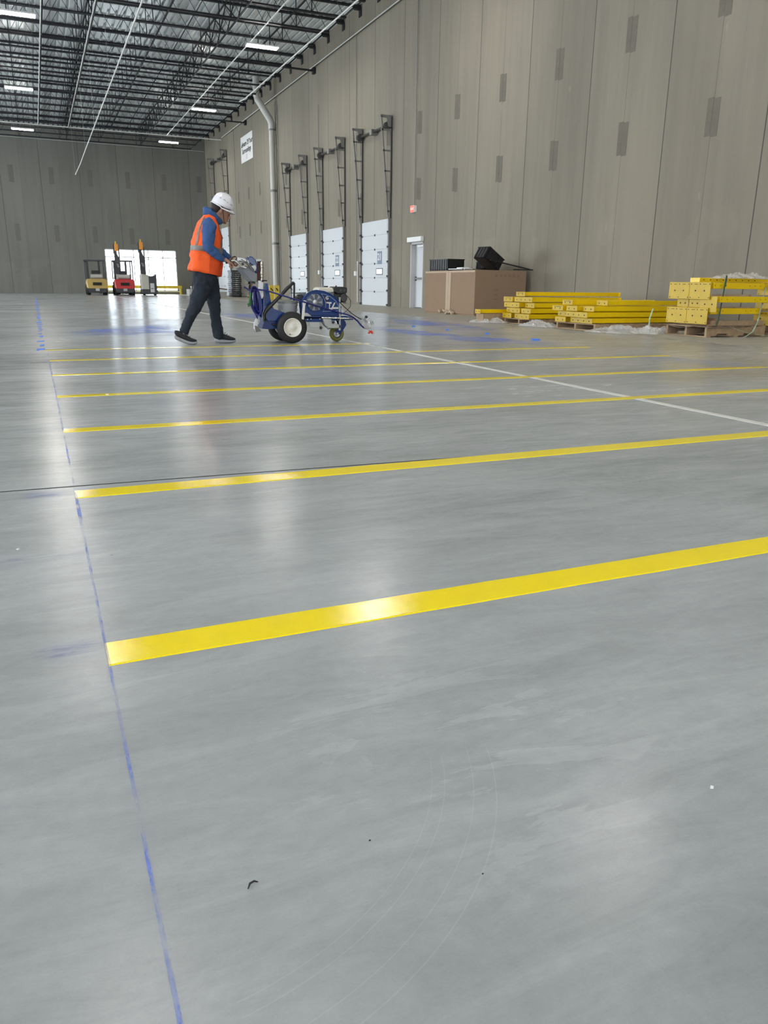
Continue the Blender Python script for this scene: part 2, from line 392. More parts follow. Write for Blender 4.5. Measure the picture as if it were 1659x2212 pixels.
# ------------------------------------------------------------------ the building
XW, YB, XL, YF, ZD = 12.61, 62.3, -26.0, -18.0, 11.12
struct(B().box((XL-.3, YF-.3, -.3), (XW+.3, YB+.3, 0)).build('floor', FLOORM), 'polished grey concrete floor slab')
def wall_boxes(b, plane, t0, t1, u0, u1, z1, holes):
    us = sorted({u0, u1, *[h[0] for h in holes], *[h[1] for h in holes]}); zs = sorted({0.0, z1, *[h[2] for h in holes], *[h[3] for h in holes]})
    for i in range(len(us)-1):
        for j in range(len(zs)-1):
            uc = (us[i]+us[i+1])/2; zc = (zs[j]+zs[j+1])/2
            if any(h[0] < uc < h[1] and h[2] < zc < h[3] for h in holes): continue
            if plane == 'X': b.box((t0, us[i], zs[j]), (t1, us[i+1], zs[j+1]))
            else: b.box((us[i], t0, zs[j]), (us[i+1], t1, zs[j+1]))
b = B(); EX = (25.42, 26.46); wall_boxes(b, 'X', XW, XW+.3, YF, YB+.3, 12.0, [(EX[0], EX[1], 0.0, 2.27)])
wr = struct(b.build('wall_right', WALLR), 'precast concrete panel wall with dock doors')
WIN = (4.92, 10.05, 0.22, 3.17)
b = B(); wall_boxes(b, 'Y', YB, YB+.3, XL, XW+.3, 12.0, [WIN])
wb = struct(b.build('wall_back', WALLB), 'precast concrete end wall')
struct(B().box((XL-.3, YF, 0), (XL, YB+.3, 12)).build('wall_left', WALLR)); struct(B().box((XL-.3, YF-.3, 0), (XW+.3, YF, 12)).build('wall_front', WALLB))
# cast-over lifting pockets on the panel joints
PATCH = mat('darker_grout', (0.142, 0.128, 0.102), 0.85, var=0.2, vscale=6)
for k in range(-1, 16):
    y = 12.729 + 2.638*k
    for z in (4.02, 6.12):
        if 27 < y < 43 and z > 8: continue
        B().box((XW-.004, y-.17, z-.36), (XW, y-.01, z+.34)).build('grout_patch', PATCH, wr)
        B().box((XW-.004, y+.01, z-.33), (XW, y+.16, z+.37)).build('grout_patch', PATCH, wr)
PATCHB = mat('dark_end_grout', (0.12, 0.117, 0.103), 0.85, var=0.2, vscale=6)
for k in range(6):
    x = -0.7 + 2.55*k
    for z in (4.1, 7.9): B().box((x-.16, YB-.004, z-.55), (x+.16, YB, z+.55)).build('grout_patch', PATCHB, wb)
# corrugated roof deck (ribs run along the room)
b = B(); pts = []; x = XL; P_ = 0.305
while x < XW:
    pts += [(x, ZD), (x+.17, ZD), (x+.205, ZD+.075), (x+.27, ZD+.075)]; x += P_
pts.append((x, ZD)); vs = []; fs = []
for (px_, pz_) in pts: vs += [(px_, YF, pz_), (px_, YB, pz_)]
for i in range(len(pts)-1): fs.append((2*i, 2*i+2, 2*i+3, 2*i+1))
b.add(vs, fs); struct(b.build('ceiling', GALV), 'galvanised corrugated roof deck')
struct(B().box((XL, YF, ZD+.2), (XW+.3, YB+.3, ZD+.5)).build('ceiling_slab', GALV), 'roof build-up over the deck')
struct(B().box((-60, YB+.3, -.35), (80, YB+90, -.05)).build('ground', mat('bright_outdoor_concrete', (0.75, 0.75, 0.72), 0.9)), 'paved yard outside the end glazing')
# end-wall glazing
FR = mat('aluminium_frame', (0.75, 0.76, 0.78), 0.4, 0.5)
b = B(); x0, x1, z0, z1 = WIN
for x in (x0+.03, 6.95, 8.0, 9.05, x1-.03): b.box((x-.03, YB+.05, z0), (x+.03, YB+.13, z1))
for z in (z0+.03, 2.62, z1-.03): b.box((x0, YB+.05, z-.03), (x1, YB+.13, z+.03))
win = struct(b.build('window_1', FR), 'bright storefront glazing in the end wall')
GLASS = mat('clear_glass', (0.9, 0.95, 0.95), 0.02, alpha=0.12)
B().box((x0, YB+.085, z0), (x1, YB+.095, z1)).build('pane', GLASS, win)
B().box((x0-.1, YB-.01, z0-.06), (x1+.1, YB+.12, z0)).build('window_sill', FR, win)
# slab joint and saw cut
SEAL = mat('pale_joint_filler', (0.62, 0.61, 0.57), 0.5, var=0.08)
def strip(pts, wd, m, name, zt=0.0015, z0=-0.001):
    b = B()
    for i in range(len(pts)-1):
        a = Vector((*pts[i], 0)); c = Vector((*pts[i+1], 0)); t = (c-a).normalized(); q = Vector((-t.y, t.x, 0))*wd/2
        b.prism([a-q+Vector((0,0,z0)), c-q+Vector((0,0,z0)), c+q+Vector((0,0,z0)), a+q+Vector((0,0,z0))], (0,0,zt-z0))
    return b.build(name, m)
o = strip([(3.74, 0.5), (3.82, 3.15), (3.90, 6.0), (4.0, 9.6), (4.04, 13.0), (4.2, 31.0), (4.4, 52.0)], 0.062, SEAL, 'floor_line', 0.002)
tag(o, 'thin off-white line running away across the grey floor under the yellow stripes', 'floor line')
o = strip([(-5.0, 3.28), (0.66, 3.06), (3.55, 2.915), (9.0, 2.66)], 0.006, HOLE, 'trim_1'); struct(o, 'dark saw-cut joint across the floor slab')
# ------------------------------------------------------------------ roof joists
JY = [31.35 + 1.83*k for k in range(-3, 17)]
XE = 12.61; XG = -9.6; BZ = 10.02; TZ = 11.08
def joist(y, tie):
    r = thing('roof_joist', (0, y, BZ), 'dark open-web steel roof joist under the corrugated deck', 'joist', 'roof joists spanning to the dock wall')
    for dy in (-.035, .035):
        B().box((XG, y+dy-.03, TZ-.05), (XE-.02, y+dy+.03, TZ+.02)).build('top_chord', STEEL, r)
    for dy in (-.035, .035):
        B().box((XG, y+dy-.03, BZ), (XE-.1 if tie else 11.3, y+dy+.03, BZ+.055)).build('bottom_chord', STEEL, r)
    zz = B(); x = 11.25; up = False; pts = [(12.35, y, TZ-.04)]
    while x > XG:
        pts.append((x, y, TZ-.04 if up else BZ+.04)); x -= 0.62 if not up else 0.62; up = not up
    zz.tube(pts, 0.017, 6); zz.build('web', STEEL, r)
    x = 10.63 - 0.62; k = 0; vb = B()
    while x > XG: vb.bar((x, y, BZ+.03), (x, y, TZ-.03), .03); x -= 2.48
    vb.build('web_posts', STEEL, r)['kind'] = 'stuff'
    B().box((XE-.26, y-.1, TZ-.13), (XE, y+.1, TZ-.05)).build('bearing_seat', STEEL, r)
    B().box((XE-.03, y-.13, TZ-.36), (XE-.001, y+.13, TZ-.12)).build('pocket_shade', STEEL, r)  # dark plate stands in for the shaded bearing pocket in the wall
    if tie: B().box((XE-.12, y-.12, BZ-.1), (XE-.001, y+.12, BZ+.15)).build('tie_plate', STEEL, r)
    return r
j0 = joist(JY[0], False); j1 = joist(JY[3+3], True)
n0 = len(JY)
far = [-3, -2, -1]
for i, y in enumerate(JY):
    k = i - 3; tie = k in (3, 10, -4)
    if i in (0, 6): continue
    if k > 10: lab = ordn(k-10) + ' dark roof joist beyond the farther wall-tied joist'
    elif k > 3: lab = ordn(k-3) + ' dark roof joist beyond the nearer wall-tied joist'
    else: lab = ordn(3-k) + ' dark roof joist on the near side of the nearer wall-tied joist'
    if tie: dup(j1, (0, y-JY[6], 0), 'dark roof joist with bottom chord tied to the dock wall, the farther of two')
    else: dup(j0, (0, y-JY[0], 0), lab)
j0['label'] = 'sixth dark roof joist on the near side of the nearer wall-tied joist'
j1['label'] = 'dark roof joist with bottom chord tied to the dock wall, the nearer of two'
for X, lab in ((2.95, 'line of steel cross bracing between joists left of the hanging conduit'), (7.75, 'line of steel cross bracing between joists near the dock-wall lamps')):
    r = thing('roof_bridging', (X, JY[0], BZ), lab, 'bracing', 'cross bracing lines between the joists')
    B().bar((X, JY[0], BZ-.01), (X, JY[-1], BZ-.01), .05).build('bottom_angle', STEEL, r)
    B().bar((X, JY[0], TZ-.06), (X, JY[-1], TZ-.06), .05).build('top_angle', STEEL, r)
    for i in range(len(JY)-1):
        c = B(); c.bar((X, JY[i], BZ), (X, JY[i+1], TZ-.08), .035); c.bar((X+.04, JY[i], TZ-.08), (X+.04, JY[i+1], BZ), .035); c.build('cross_brace', STEEL, r)
for X, lab in ((1.38, 'dark steel angle running over the joists near the left lamps'), (5.9, 'dark steel angle crossing the joists midway between the lamp rows'), (10.4, 'dark steel angle crossing the joists close to the dock wall')):
    tag(B().bar((X, JY[0], TZ-.08), (X, JY[-1], TZ-.08), .06, .05).build('steel_angle', STEEL), lab, 'steel angle', 'single steel angles across the joists')
for Y in (36.84, 49.65): pass
g_ = thing('joist_girder', (XG, 10, 9.6), 'deep steel girder carrying the left ends of the joists', 'girder')
B().box((XG-.15, JY[0]-.5, 9.7), (XG+.15, YB, 10.0)).build('flange', STEEL, g_); B().box((XG-.02, JY[0]-.5, 9.9), (XG+.02, YB, TZ)).build('girder_web', STEEL, g_)
# ------------------------------------------------------------------ ceiling lamps
LE = mat('lamp_diffuser', (1, 1, 1), 0.5, emit=LAMPCOL, strength=LAMP)
LN = {(0.38, 32.7): 'largest ceiling lamp at the top left corner of the photo', (9.05, 32.7): 'bright ceiling lamp nearest to the dock wall joists', (0.28, 44.3): 'second ceiling lamp from the top on the far left',
      (9.17, 45.0): 'second ceiling lamp from the top near the dock wall', (0.3, 55.4): 'farthest ceiling lamp on the left, in front of the end wall', (8.97, 55.8): 'farthest ceiling lamp on the right, seen nearly edge-on'}
lamp0 = None
def lamp(x, y, z=9.6):
    r = thing('ceiling_lamp', (x, y, z), 'long white ceiling lamp overhead behind the camera', 'ceiling lamp', 'long ceiling lamps in rows')
    B().box((x-.62, y-.17, z+.015), (x+.62, y+.17, z+.07)).build('housing', WHITE, r, bevel=.01)
    B().box((x-.60, y-.155, z-.012), (x+.60, y+.155, z+.014)).build('diffuser', LE, r)
    for s in (-.45, .45): B().cyl((x+s, y, z+.07), (x+s, y, BZ+.03), .004, 6).build('hanger_wire', ZINC, r)
    return r
lamp0 = lamp(*list(LN)[0]); lamp0['label'] = LN[(0.38, 32.7)]
for (x, y), lab in list(LN.items())[1:]: dup(lamp0, (x-.38, y-32.7, 0), lab)
for x in (9.15, 0.33, -8.5, -17.3):
    for y in (-13.6, -2.0, 9.5, 21.5, 32.8, 44.4, 56.0):
        if (y < 22 or x < 0):
            o = dup(lamp0, (x-.38, y-32.7, 0), 'long ceiling lamp in the rows outside the photo frame'); o['group'] = 'ceiling lamps outside the frame'
# ------------------------------------------------------------------ sprinkler mains, conduits
def pipe(name, pts, r, lab, cat='pipe', m=None, grp=None, n=8):
    return tag(B().tube(pts, r, n).build(name, m or WHITEP, smooth=True), lab, cat, grp)
pz = 9.93; CY = 55.3
for X, lab in ((1.19, 'thin white sprinkler pipe under the joists, leftmost of those running away'), (2.88, 'thin white sprinkler pipe just left of the brighter low conduit'), (8.78, 'white sprinkler pipe passing beside the lamps near the dock wall')):
    pipe('sprinkler_pipe', [(X, 24, pz), (X, CY, pz)], .022, lab, grp='sprinkler pipes under the roof joists')
pipe('sprinkler_pipe', [(10.9, 24, pz), (10.9, 43.2, pz), (10.9, 44.2, pz+.1)], .03, 'white sprinkler pipe running up to the bent drain pipe', grp='sprinkler pipes under the roof joists')
pipe('sprinkler_pipe', [(XG, CY, pz), (12.3, CY, pz)], .03, 'white cross pipe below the joists near the end wall')
pipe('wall_conduit', [(12.50, 20, 10.2), (12.50, 56, 10.2)], .02, 'long straight white conduit high along the dock wall', 'conduit')
pipe('wall_conduit', [(-3, 62.25, 10.2), (12.55, 62.25, 10.2)], .012, 'thin pale conduit high across the end wall', 'conduit')
c = thing('hanging_conduit', (2.97, 44, 7), 'bright white conduit hanging low on wires with a drooping far end', 'conduit')
B().tube([(2.95, 14, 7.0), (2.97, 43.6, 7.03), (2.9, 47.0, 6.85), (2.758, 50.0, 6.628)], [.022]*4, 8).build('tube', WHITEP, c, smooth=True)
for (x, y, z0_) in ((2.758, 50.0, 6.63), (2.97, 43.6, 7.03), (2.955, 36.9, 7.02), (2.95, 29.5, 7.01)): B().tube([(x, y, z0_), (x, y, TZ)], .004, 5).build('support_wire', ZINC, c)
# drain pipe with offset
dp = thing('drain_pipe', (12.38, 43.4, 0), 'thick pale roof drain pipe bending down the dock wall', 'drain pipe')
B().tube([(11.6, 43.4, 11.1), (11.6, 43.4, 10.25), (11.66, 43.4, 10.05), (12.3, 43.4, 9.15), (12.38, 43.4, 8.95), (12.38, 43.4, 8.6)], .17, 20).build('offset_elbow', mat('pale_pipe_wrap', (0.50, 0.50, 0.48), 0.5), dp, smooth=True)
B().tube([(12.38, 43.4, 8.62), (12.38, 43.4, 0)], .15, 20).build('downpipe', mat('pale_pipe', (0.50, 0.49, 0.45), 0.45), dp, smooth=True)
for z in (8.6, 5.6, 2.9): B().lathe([(.165, 0), (.185, .02), (.185, .08), (.165, .1)], (12.38, 43.4, z), (0, 0, 1), 20).build('clamp', TRACK, dp)
for (y, z0, z1, lab) in ((36.43, 1.37, 8.6, 'conduit and outlet box between the second and third dock doors'), (31.7, 1.27, 10.2, 'conduit and outlet box beside the far edge of dock door 21'), (26.15, 3.42, 11.0, 'long vertical conduit feeding the red exit sign')):
    r = thing('outlet_conduit', (12.56, y, z0), lab, 'conduit')
    B().tube([(12.56, y, z0), (12.56, y, z1)], .016, 8).build('conduit_tube', TRACK, r)
    if z0 < 2: B().box((12.50, y-.09, z0-.1), (12.605, y+.09, z0+.08)).build('outlet_box', WHITE, r, bevel=.005)
pipe('wall_conduit', [(12.55, 43.0, 9.8), (12.55, 43.0, .4)], .02, 'slim vertical conduit right beside the thick drain pipe', 'conduit', TRACK)
pipe('wall_conduit', [(12.55, 31.5, 1.75), (12.55, 31.5, 0.1)], .022, 'short white conduit standing left of dock door 21', 'conduit')
pipe('wall_conduit', [(12.57, 54.0, 10.2), (12.57, 52.9, 10.15), (12.57, 52.9, 4.0)], .015, 'bent conduit dropping beside the hanging banner', 'conduit', TRACK)
# ------------------------------------------------------------------ dock doors
SEC = mat('door_joint', (0.50, 0.52, 0.55), 0.6)
LIT = mat('daylit_door_pane', (1, 1, 1), 0.3, emit=(0.92, 0.97, 1.0), strength=2.2)
PLQ = mat('blue_grey_placard', (0.20, 0.25, 0.33), 0.5)
def dock_door(num, ya, yb, h, ztop, lab, winY=None, plY=None, nsec=6):
    """ya = near edge, yb = far edge"""
    r = thing('dock_door', (XW, (ya+yb)/2, 0), lab, 'dock door'); yc = (ya+yb)/2
    sec = h / nsec
    for k in range(nsec):
        s_ = B().box((XW-.055, ya, k*sec+.003), (XW-.008, yb, (k+1)*sec-.002)).build('door_section', DOORW, r, bevel=.004)
    B().box((XW-.02, ya, 0), (XW-.002, yb, h)).build('joint_backing', SEC, r)
    for k in range(1, nsec):
        for y in (yc, ya+.07, yb-.07):
            B().box((XW-.075, y-.035, k*sec-.035), (XW-.05, y+.035, k*sec+.035)).build('hinge', TRACKD, r)
    if winY:
        wy, wz = winY
        fr = B(); fr.box((XW-.068, wy-.32, wz-.125), (XW-.054, wy+.32, wz-.09)); fr.box((XW-.068, wy-.32, wz+.09), (XW-.054, wy+.32, wz+.125))
        fr.box((XW-.068, wy-.32, wz-.09), (XW-.054, wy-.27, wz+.09)); fr.box((XW-.068, wy+.27, wz-.09), (XW-.054, wy+.32, wz+.09))
        f_ = fr.build('window_frame', mat('grey_window_frame', (0.10, 0.12, 0.17), 0.5), r)
        B().box((XW-.064, wy-.27, wz-.09), (XW-.056, wy+.27, wz+.09)).build('pane', LIT, f_)
    if plY and num:
        py_, pz_ = plY
        p = B().box((XW-.064, py_-.22, pz_-.24), (XW-.056, py_+.22, pz_+.24)).build('number_placard', PLQ, r)
        text(num, 0.36, (XW-.066, py_, pz_+.02), '-X', WHITE, p, 'number', 0.006, sx=1.0)
    # jamb angles and rollers
    for y, sg in ((ya, -1), (yb, 1)):
        B().box((XW-.12, y+sg*.02, 0), (XW-.002, y+sg*.085, h)).build('jamb_angle', TRACK, r)
        B().tube([(XW-.11, y+sg*.05, .1), (XW-.11, y+sg*.05, h-.1), (XW-.13, y+sg*.05, h+.1)], .022, 6).build('track_rail', TRACK, r)
        for k in range(nsec): B().box((XW-.15, y-sg*.02, k*sec+.02), (XW-.06, y+sg*.07, k*sec+.09)).build('roller_bracket', TRACKD, r)
        # high-lift frame: upright on the wall, raked rail and rungs
        D = .33; top = ztop
        B().box((XW-.05, y+sg*.04-.035, h), (XW-.002, y+sg*.04+.035, top)).build('lift_upright', TRACKD, r)
        B().bar((XW-.12, y+sg*.04, h), (XW-.10-D, y+sg*.04, top), .05, .04).build('lift_rail', TRACK, r)
        nr = 5
        for k in range(nr):
            z = h + (top-h)*(k+.35)/nr; e = D*(z-h)/(top-h); B().box((XW-.15-e, y+sg*.04-.02, z-.03), (XW-.03, y+sg*.04+.02, z+.03)).build('rung', TRACK, r)
        B().prism([(XW, y+sg*.04-.02, top+.04), (XW-.47, y+sg*.04-.02, top+.04), (XW-.47, y+sg*.04-.02, top-.04), (XW-.24, y+sg*.04-.02, top-.06), (XW-.17, y+sg*.04-.02, top-.34), (XW, y+sg*.04-.02, top-.36)], (0, .04, 0)).build('end_bracket', TRACK, r)
        B().lathe([(.02, -.11), (.13, -.10), (.13, -.04), (.10, -.03), (.10, .03), (.13, .04), (.13, .05), (.02, .06)], (XW-.17, y-sg*.05, top-.30), (0, 1, 0), 16).build('cable_drum', TRACKD, r, smooth=True)
        B().tube([(XW-.15, y-sg*.06, top-.3), (XW-.08, y-sg*.03, h*.1)], .004, 5).build('lift_cable', TRACKD, r)
    B().cyl((XW-.17, ya, top-.30), (XW-.17, yb, top-.30), .018, 10).build('spring_shaft', TRACKD, r)
    B().cyl((XW-.17, ya+.3, top-.30), (XW-.17, yb-.3, top-.30), .048, 14).build('torsion_spring', TRACKD, r)
    B().box((XW-.28, yc-.1, top-.42), (XW-.002, yc+.1, top-.22)).build('centre_bracket', TRACK, r, bevel=.01)
    B().box((XW-.1, ya-.05, 1.2), (XW-.03, ya+.05, 1.45)).build('lock_box', TRACK, r)
    return r
dock_door('21', 28.27, 31.03, 3.22, 6.70, 'nearest white dock door, numbered 21, with lift track above', (AX(822.5, 583, XW).y, 1.31), (AX(823, 553, XW).y, 1.83))
dock_door('22', 33.10, 35.87, 3.22, 6.70, 'white dock door numbered 22, left of door 21', (AX(731.5, 588, XW).y, 1.31), (AX(731, 561, XW).y, 1.83))
dock_door('', 38.22, 40.99, 3.22, 6.70, 'unnumbered white dock door between door 22 and the drain pipe', (AX(656, 588, XW).y, 1.31))
r24 = dock_door('', 55.15, 59.3, 4.55, 9.3, 'tall white drive-in door behind the person, near the far corner', nsec=7)
# exit door
ed = struct(B().box((XW+.20, EX[0], 0), (XW+.24, EX[1], 2.2)).build('door_1', mat('pale_exit_door', (0.62, 0.64, 0.68), 0.4)), 'pale steel exit door set deep in the wall')
FRD = mat('grey_door_frame', (0.50, 0.50, 0.50), 0.45)
b = B(); b.box((XW+.0, EX[1]-.05, 0), (XW+.29, EX[1], 2.27)); b.box((XW+.0, EX[0], 0), (XW+.29, EX[0]+.05, 2.27)); b.box((XW, EX[0], 2.2), (XW+.29, EX[1], 2.27)); b.build('door_frame', FRD, ed)
B().box((XW+.13, EX[0]+.1, 1.0), (XW+.17, EX[1]-.1, 1.07)).build('panic_bar', TRACK, ed)
B().box((XW+.16, EX[1]-.14, .96), (XW+.21, EX[1]-.08, 1.1)).build('latch', TRACKD, ed)
B().box((XW+.05, EX[0]+.05, 2.1), (XW+.2, EX[0]+.6, 2.17)).build('door_closer', WHITE, ed)
B().box((XW+.2, EX[0], 0), (XW+.3, EX[1], .02)).build('threshold', CHROME, ed)
tag(B().box((XW-.13, EX[0]-.02, 2.28), (XW, EX[1]+.06, 2.44)).build('door_header', WHITE, bevel=.01), 'white box header mounted above the exit door', 'door header')
es = thing('exit_sign', (XW, 26.2, 3.27), 'small red lit exit sign above and left of the exit door', 'exit sign')
B().box((XW-.10, 26.03, 3.27), (XW, 26.34, 3.50)).build('sign_housing', WHITE, es, bevel=.006)
f_ = B().box((XW-.106, 26.04, 3.28), (XW-.1, 26.33, 3.49)).build('sign_face', mat('lit_red_face', (0.9, 0.12, 0.1), 0.4, emit=(1.0, 0.10, 0.08), strength=0.9), es)
text('EXIT', 0.12, (XW-.109, 26.185, 3.385), '-X', mat('lit_pink_letters', (1, .6, .55), .4, emit=(1, .45, .4), strength=.9), f_, 'lettering', 0.003)
# banner
bn = thing('banner', (XW, 49.7, 7.96), 'white rectangular banner with black lettering high on the dock wall', 'banner')
y0_, y1_ = 48.3, 51.15
s_ = B().box((XW-.02, y0_, 7.97), (XW-.008, y1_, 9.43)).build('sheet', WHITE, bn)
INK = mat('black_ink', (0.015, 0.015, 0.015), 0.6); PNK = mat('faint_pink_ink', (0.75, 0.45, 0.45), 0.6)
text('Aware Of Your', 0.40, (XW-.023, 49.55, 8.97), '-X', INK, s_, 'lettering', .008)
text('Surroundings', 0.40, (XW-.023, 49.75, 8.58), '-X', INK, s_, 'lettering', .008)
B().prism([(XW-.024, 51.02, 8.83), (XW-.024, 50.74, 8.83), (XW-.024, 50.88, 9.10)], (.002, 0, 0)).build('warning_triangle', INK, s_)
B().tube([(XW-.023, 49.72+.11*math.cos(a*.52), 8.22+.13*math.sin(a*.52)) for a in range(12)], .012, 6, True).build('round_emblem', PNK, s_)
# ------------------------------------------------------------------ yellow stripes and chalk
ends = [(0.058, 7.2), (0.056, 7.2), (0.057, 6.95), (0.056, 6.75), (0.056, 6.76), (0.056, 6.69), (-0.03, 4.09)]
lab = ['nearest and widest-looking yellow painted stripe with a white glare patch', 'second yellow stripe from the camera, beside the dark floor joint', 'third yellow floor stripe from the camera',
       'fourth yellow floor stripe from the camera', 'fifth yellow floor stripe from the camera', 'sixth yellow floor stripe, last full one before the machine', 'shorter unfinished yellow stripe running under the person and machine']
for i, (a, e) in enumerate(ends):
    yc = 1.5715 + 1.3818*i - (0.02 if i == 6 else 0); wd = 0.113 if i < 2 else 0.105
    b = B(); n = 60; vs = []; fs = []
    for k in range(n+1):
        x = a + (e-a)*k/n; j_ = 0.0016; y0 = yc - wd/2 + random.uniform(-j_, j_)*(i < 4); y1 = yc + wd/2 + random.uniform(-j_, j_)*(i < 4)
        sh = -0.0014*(x-a)
        vs += [(x, y0+sh, 0), (x, y0+sh+.003, .0022), (x, y1+sh-.003, .0022), (x, y1+sh, 0)]
    for k in range(n):
        for j_ in range(3): fs.append((4*k+j_, 4*k+4+j_, 4*k+5+j_, 4*k+1+j_))
    fs += [(0, 1, 2, 3), (4*n+3, 4*n+2, 4*n+1, 4*n)]
    tag(b.add(vs, fs).build('painted_stripe', PAINT), lab[i], 'floor stripe', 'yellow stripes painted across the floor')
CH = chalk('blue_chalk', (0.12, 0.22, 0.75), (0.38, 0.66), 70.0, 0.8, (1, .12, 1))
CH2 = chalk('blue_chalk_smear', (0.07, 0.12, 0.60), (0.40, 0.66), 45.0, 0.95, (.25, 1, 1), soft=(0, 1))
b = B(); vs = []; fs = []
ys = [0.3 + 0.12*k for k in range(80)]
for k, y in enumerate(ys):
    x = 0.060 - 0.0006*y; wd = 0.0022 + 0.0012*y/4 + 0.012*mnoise.noise(Vector((0, y*1.3, 3)))**2 + 0.002*abs(mnoise.noise(Vector((5, y*3.1, 0)))); vs += [(x-wd, y, .0028), (x+wd, y, .0028)]
for k in range(len(ys)-1): fs.append((2*k, 2*k+1, 2*k+3, 2*k+2))
tag(b.add(vs, fs).build('chalk_line', CH), 'thin blue chalk line running away along the ends of the yellow stripes', 'chalk line')
TAPE = mat('blue_mark', (0.05, 0.20, 0.75), 0.6, var=0.2, vscale=30)
k = 0; y = 9.8
while y < 46:
    b = B(); w_ = random.uniform(.02, .045); L = random.uniform(.10, .35) * (1 + (y-9.8)*.05); xo = random.uniform(-.02, .02)
    b.prism([(-.0+xo-w_, y, 0), (xo+w_, y+random.uniform(-.05, .1), 0), (xo+w_*1.3, y+L, 0), (xo-w_*.8, y+L*.8, 0)], (0, 0, .003))
    tag(b.build('blue_chalk_dash', TAPE), ordn(k+1)+' blue dash, counted from the near end, of the broken line at far left', 'chalk mark', 'blue dashes of the broken line at far left'); y += L + random.uniform(.25, .8); k += 1
def smear(x0, y0, x1, y1, lab, m=CH2):
    tag(B().add([(x0, y0, .0026), (x1, y0, .0026), (x1, y1, .0026), (x0, y1, .0026)], [(0, 1, 2, 3)]).build('chalk_smear', m), lab, 'chalk mark', 'blue chalk marks by the stripe ends')
smear(-.09, 1.585, .06, 1.655, 'blue chalk tick beside the left end of the nearest yellow stripe')
smear(-.14, 2.94, .05, 3.03, 'faint blue chalk tick left of the second yellow stripe')
CH4 = chalk('faint_blue_chalk', (0.09, 0.14, 0.55), (0.45, 0.70), 45.0, 0.35, (.25, 1, 1), soft=(0, 1))
smear(-.32, 2.24, .09, 2.29, 'very faint blue chalk tick between the first two stripes', CH4)
smear(-.2, 4.30, .05, 4.38, 'pale chalk tick left of the third yellow stripe', CH4)
CH3 = chalk('wide_blue_chalk', (0.13, 0.22, 0.70), (0.34, 0.60), 4.0, 0.8, (.5, 1.0, 1), soft=(0, 1))
CH5 = chalk('thin_blue_chalk', (0.13, 0.22, 0.70), (0.36, 0.66), 4.0, 0.35, (.5, 1.0, 1), soft=(0, 1))
def cloud(pts, lab, CH3=CH3):
    c = Vector((sum(p.x for p in pts)/len(pts), sum(p.y for p in pts)/len(pts), .0025))
    tag(B().add([(p.x, p.y, .0025) for p in pts], [tuple(range(len(pts)))]).build('chalk_smear', CH3), lab, 'chalk mark', 'wide blue chalk smears on the far floor')
cloud([FL(800, 704), FL(1010, 726), FL(1230, 742), FL(1180, 748), FL(980, 735), FL(790, 712)], 'wide blue chalk smear on the floor right of the machine')
cloud([FL(840, 686), FL(960, 696), FL(1080, 712), FL(1010, 716), FL(860, 700)], 'blue chalk smear on the floor in front of the exit door')
cloud([FL(1300, 762), FL(1500, 776), FL(1659, 790), FL(1659, 800), FL(1420, 782)], 'faint blue chalk smear near the end of the fourth stripe', CH5)
cloud([FL(470, 676), FL(560, 678), FL(640, 683), FL(640, 690), FL(500, 688)], 'blue chalk smear on the floor behind the person')
cloud([FL(330, 700), FL(380, 700), FL(390, 726), FL(150, 724), FL(130, 718)], 'faint blue chalk smear left of the walking person')
for (x, y, s, lab) in ((893, 706, .5, 'small blue scrap on the floor nearest the boxes'), (967, 713, .5, 'small blue scrap right of the machine, the middle one'), (1052, 722, .5, 'small blue scrap in front of the yellow beams'), (1157, 735, .9, 'largest blue scrap on the floor in front of the beams')):
    p = FL(x, y); b = B(); b.prism([(p.x-.05*s, p.y, 0), (p.x+.05*s, p.y-.05*s, 0), (p.x+.06*s, p.y+.08*s, 0), (p.x-.02*s, p.y+.1*s, 0)], (0, 0, .02)); tag(b.build('blue_scrap', TAPE), lab, 'scrap', 'blue scraps on the floor')
# floor debris
p = FL(546, 1916); b = B(); b.tube([(p.x-.007, p.y-.003, .002), (p.x-.003, p.y+.002, .005), (p.x+.003, p.y+.004, .005), (p.x+.008, p.y+.004, .002)], [.0008, .0016, .0014, .0007], 6)
tag(b.build('plastic_shred', DARK), 'tiny curled black shred on the floor near the lower left', 'debris')
for (x, y, s, m, lab) in ((1538, 1702, .004, WHITE, 'tiny white chip on the floor at the lower right'), (232, 853, .012, WHITE, 'small white scrap on the floor left of the third stripe'), (39, 1187, .005, WHITE, 'white speck on the floor at the far left edge'), (799, 1816, .0018, DARK, 'tiny black speck on the pale trowel mark'), (1043, 1888, .0016, DARK, 'tiny black speck right of the scratch arcs')):
    p = FL(x, y); tag(B().prism([(p.x-s, p.y, 0), (p.x, p.y-s*.7, 0), (p.x+s, p.y+s*.2, 0), (p.x+s*.2, p.y+s, 0)], (0, 0, s*.5)).build('floor_chip', m), lab, 'debris', 'specks lying on the floor')
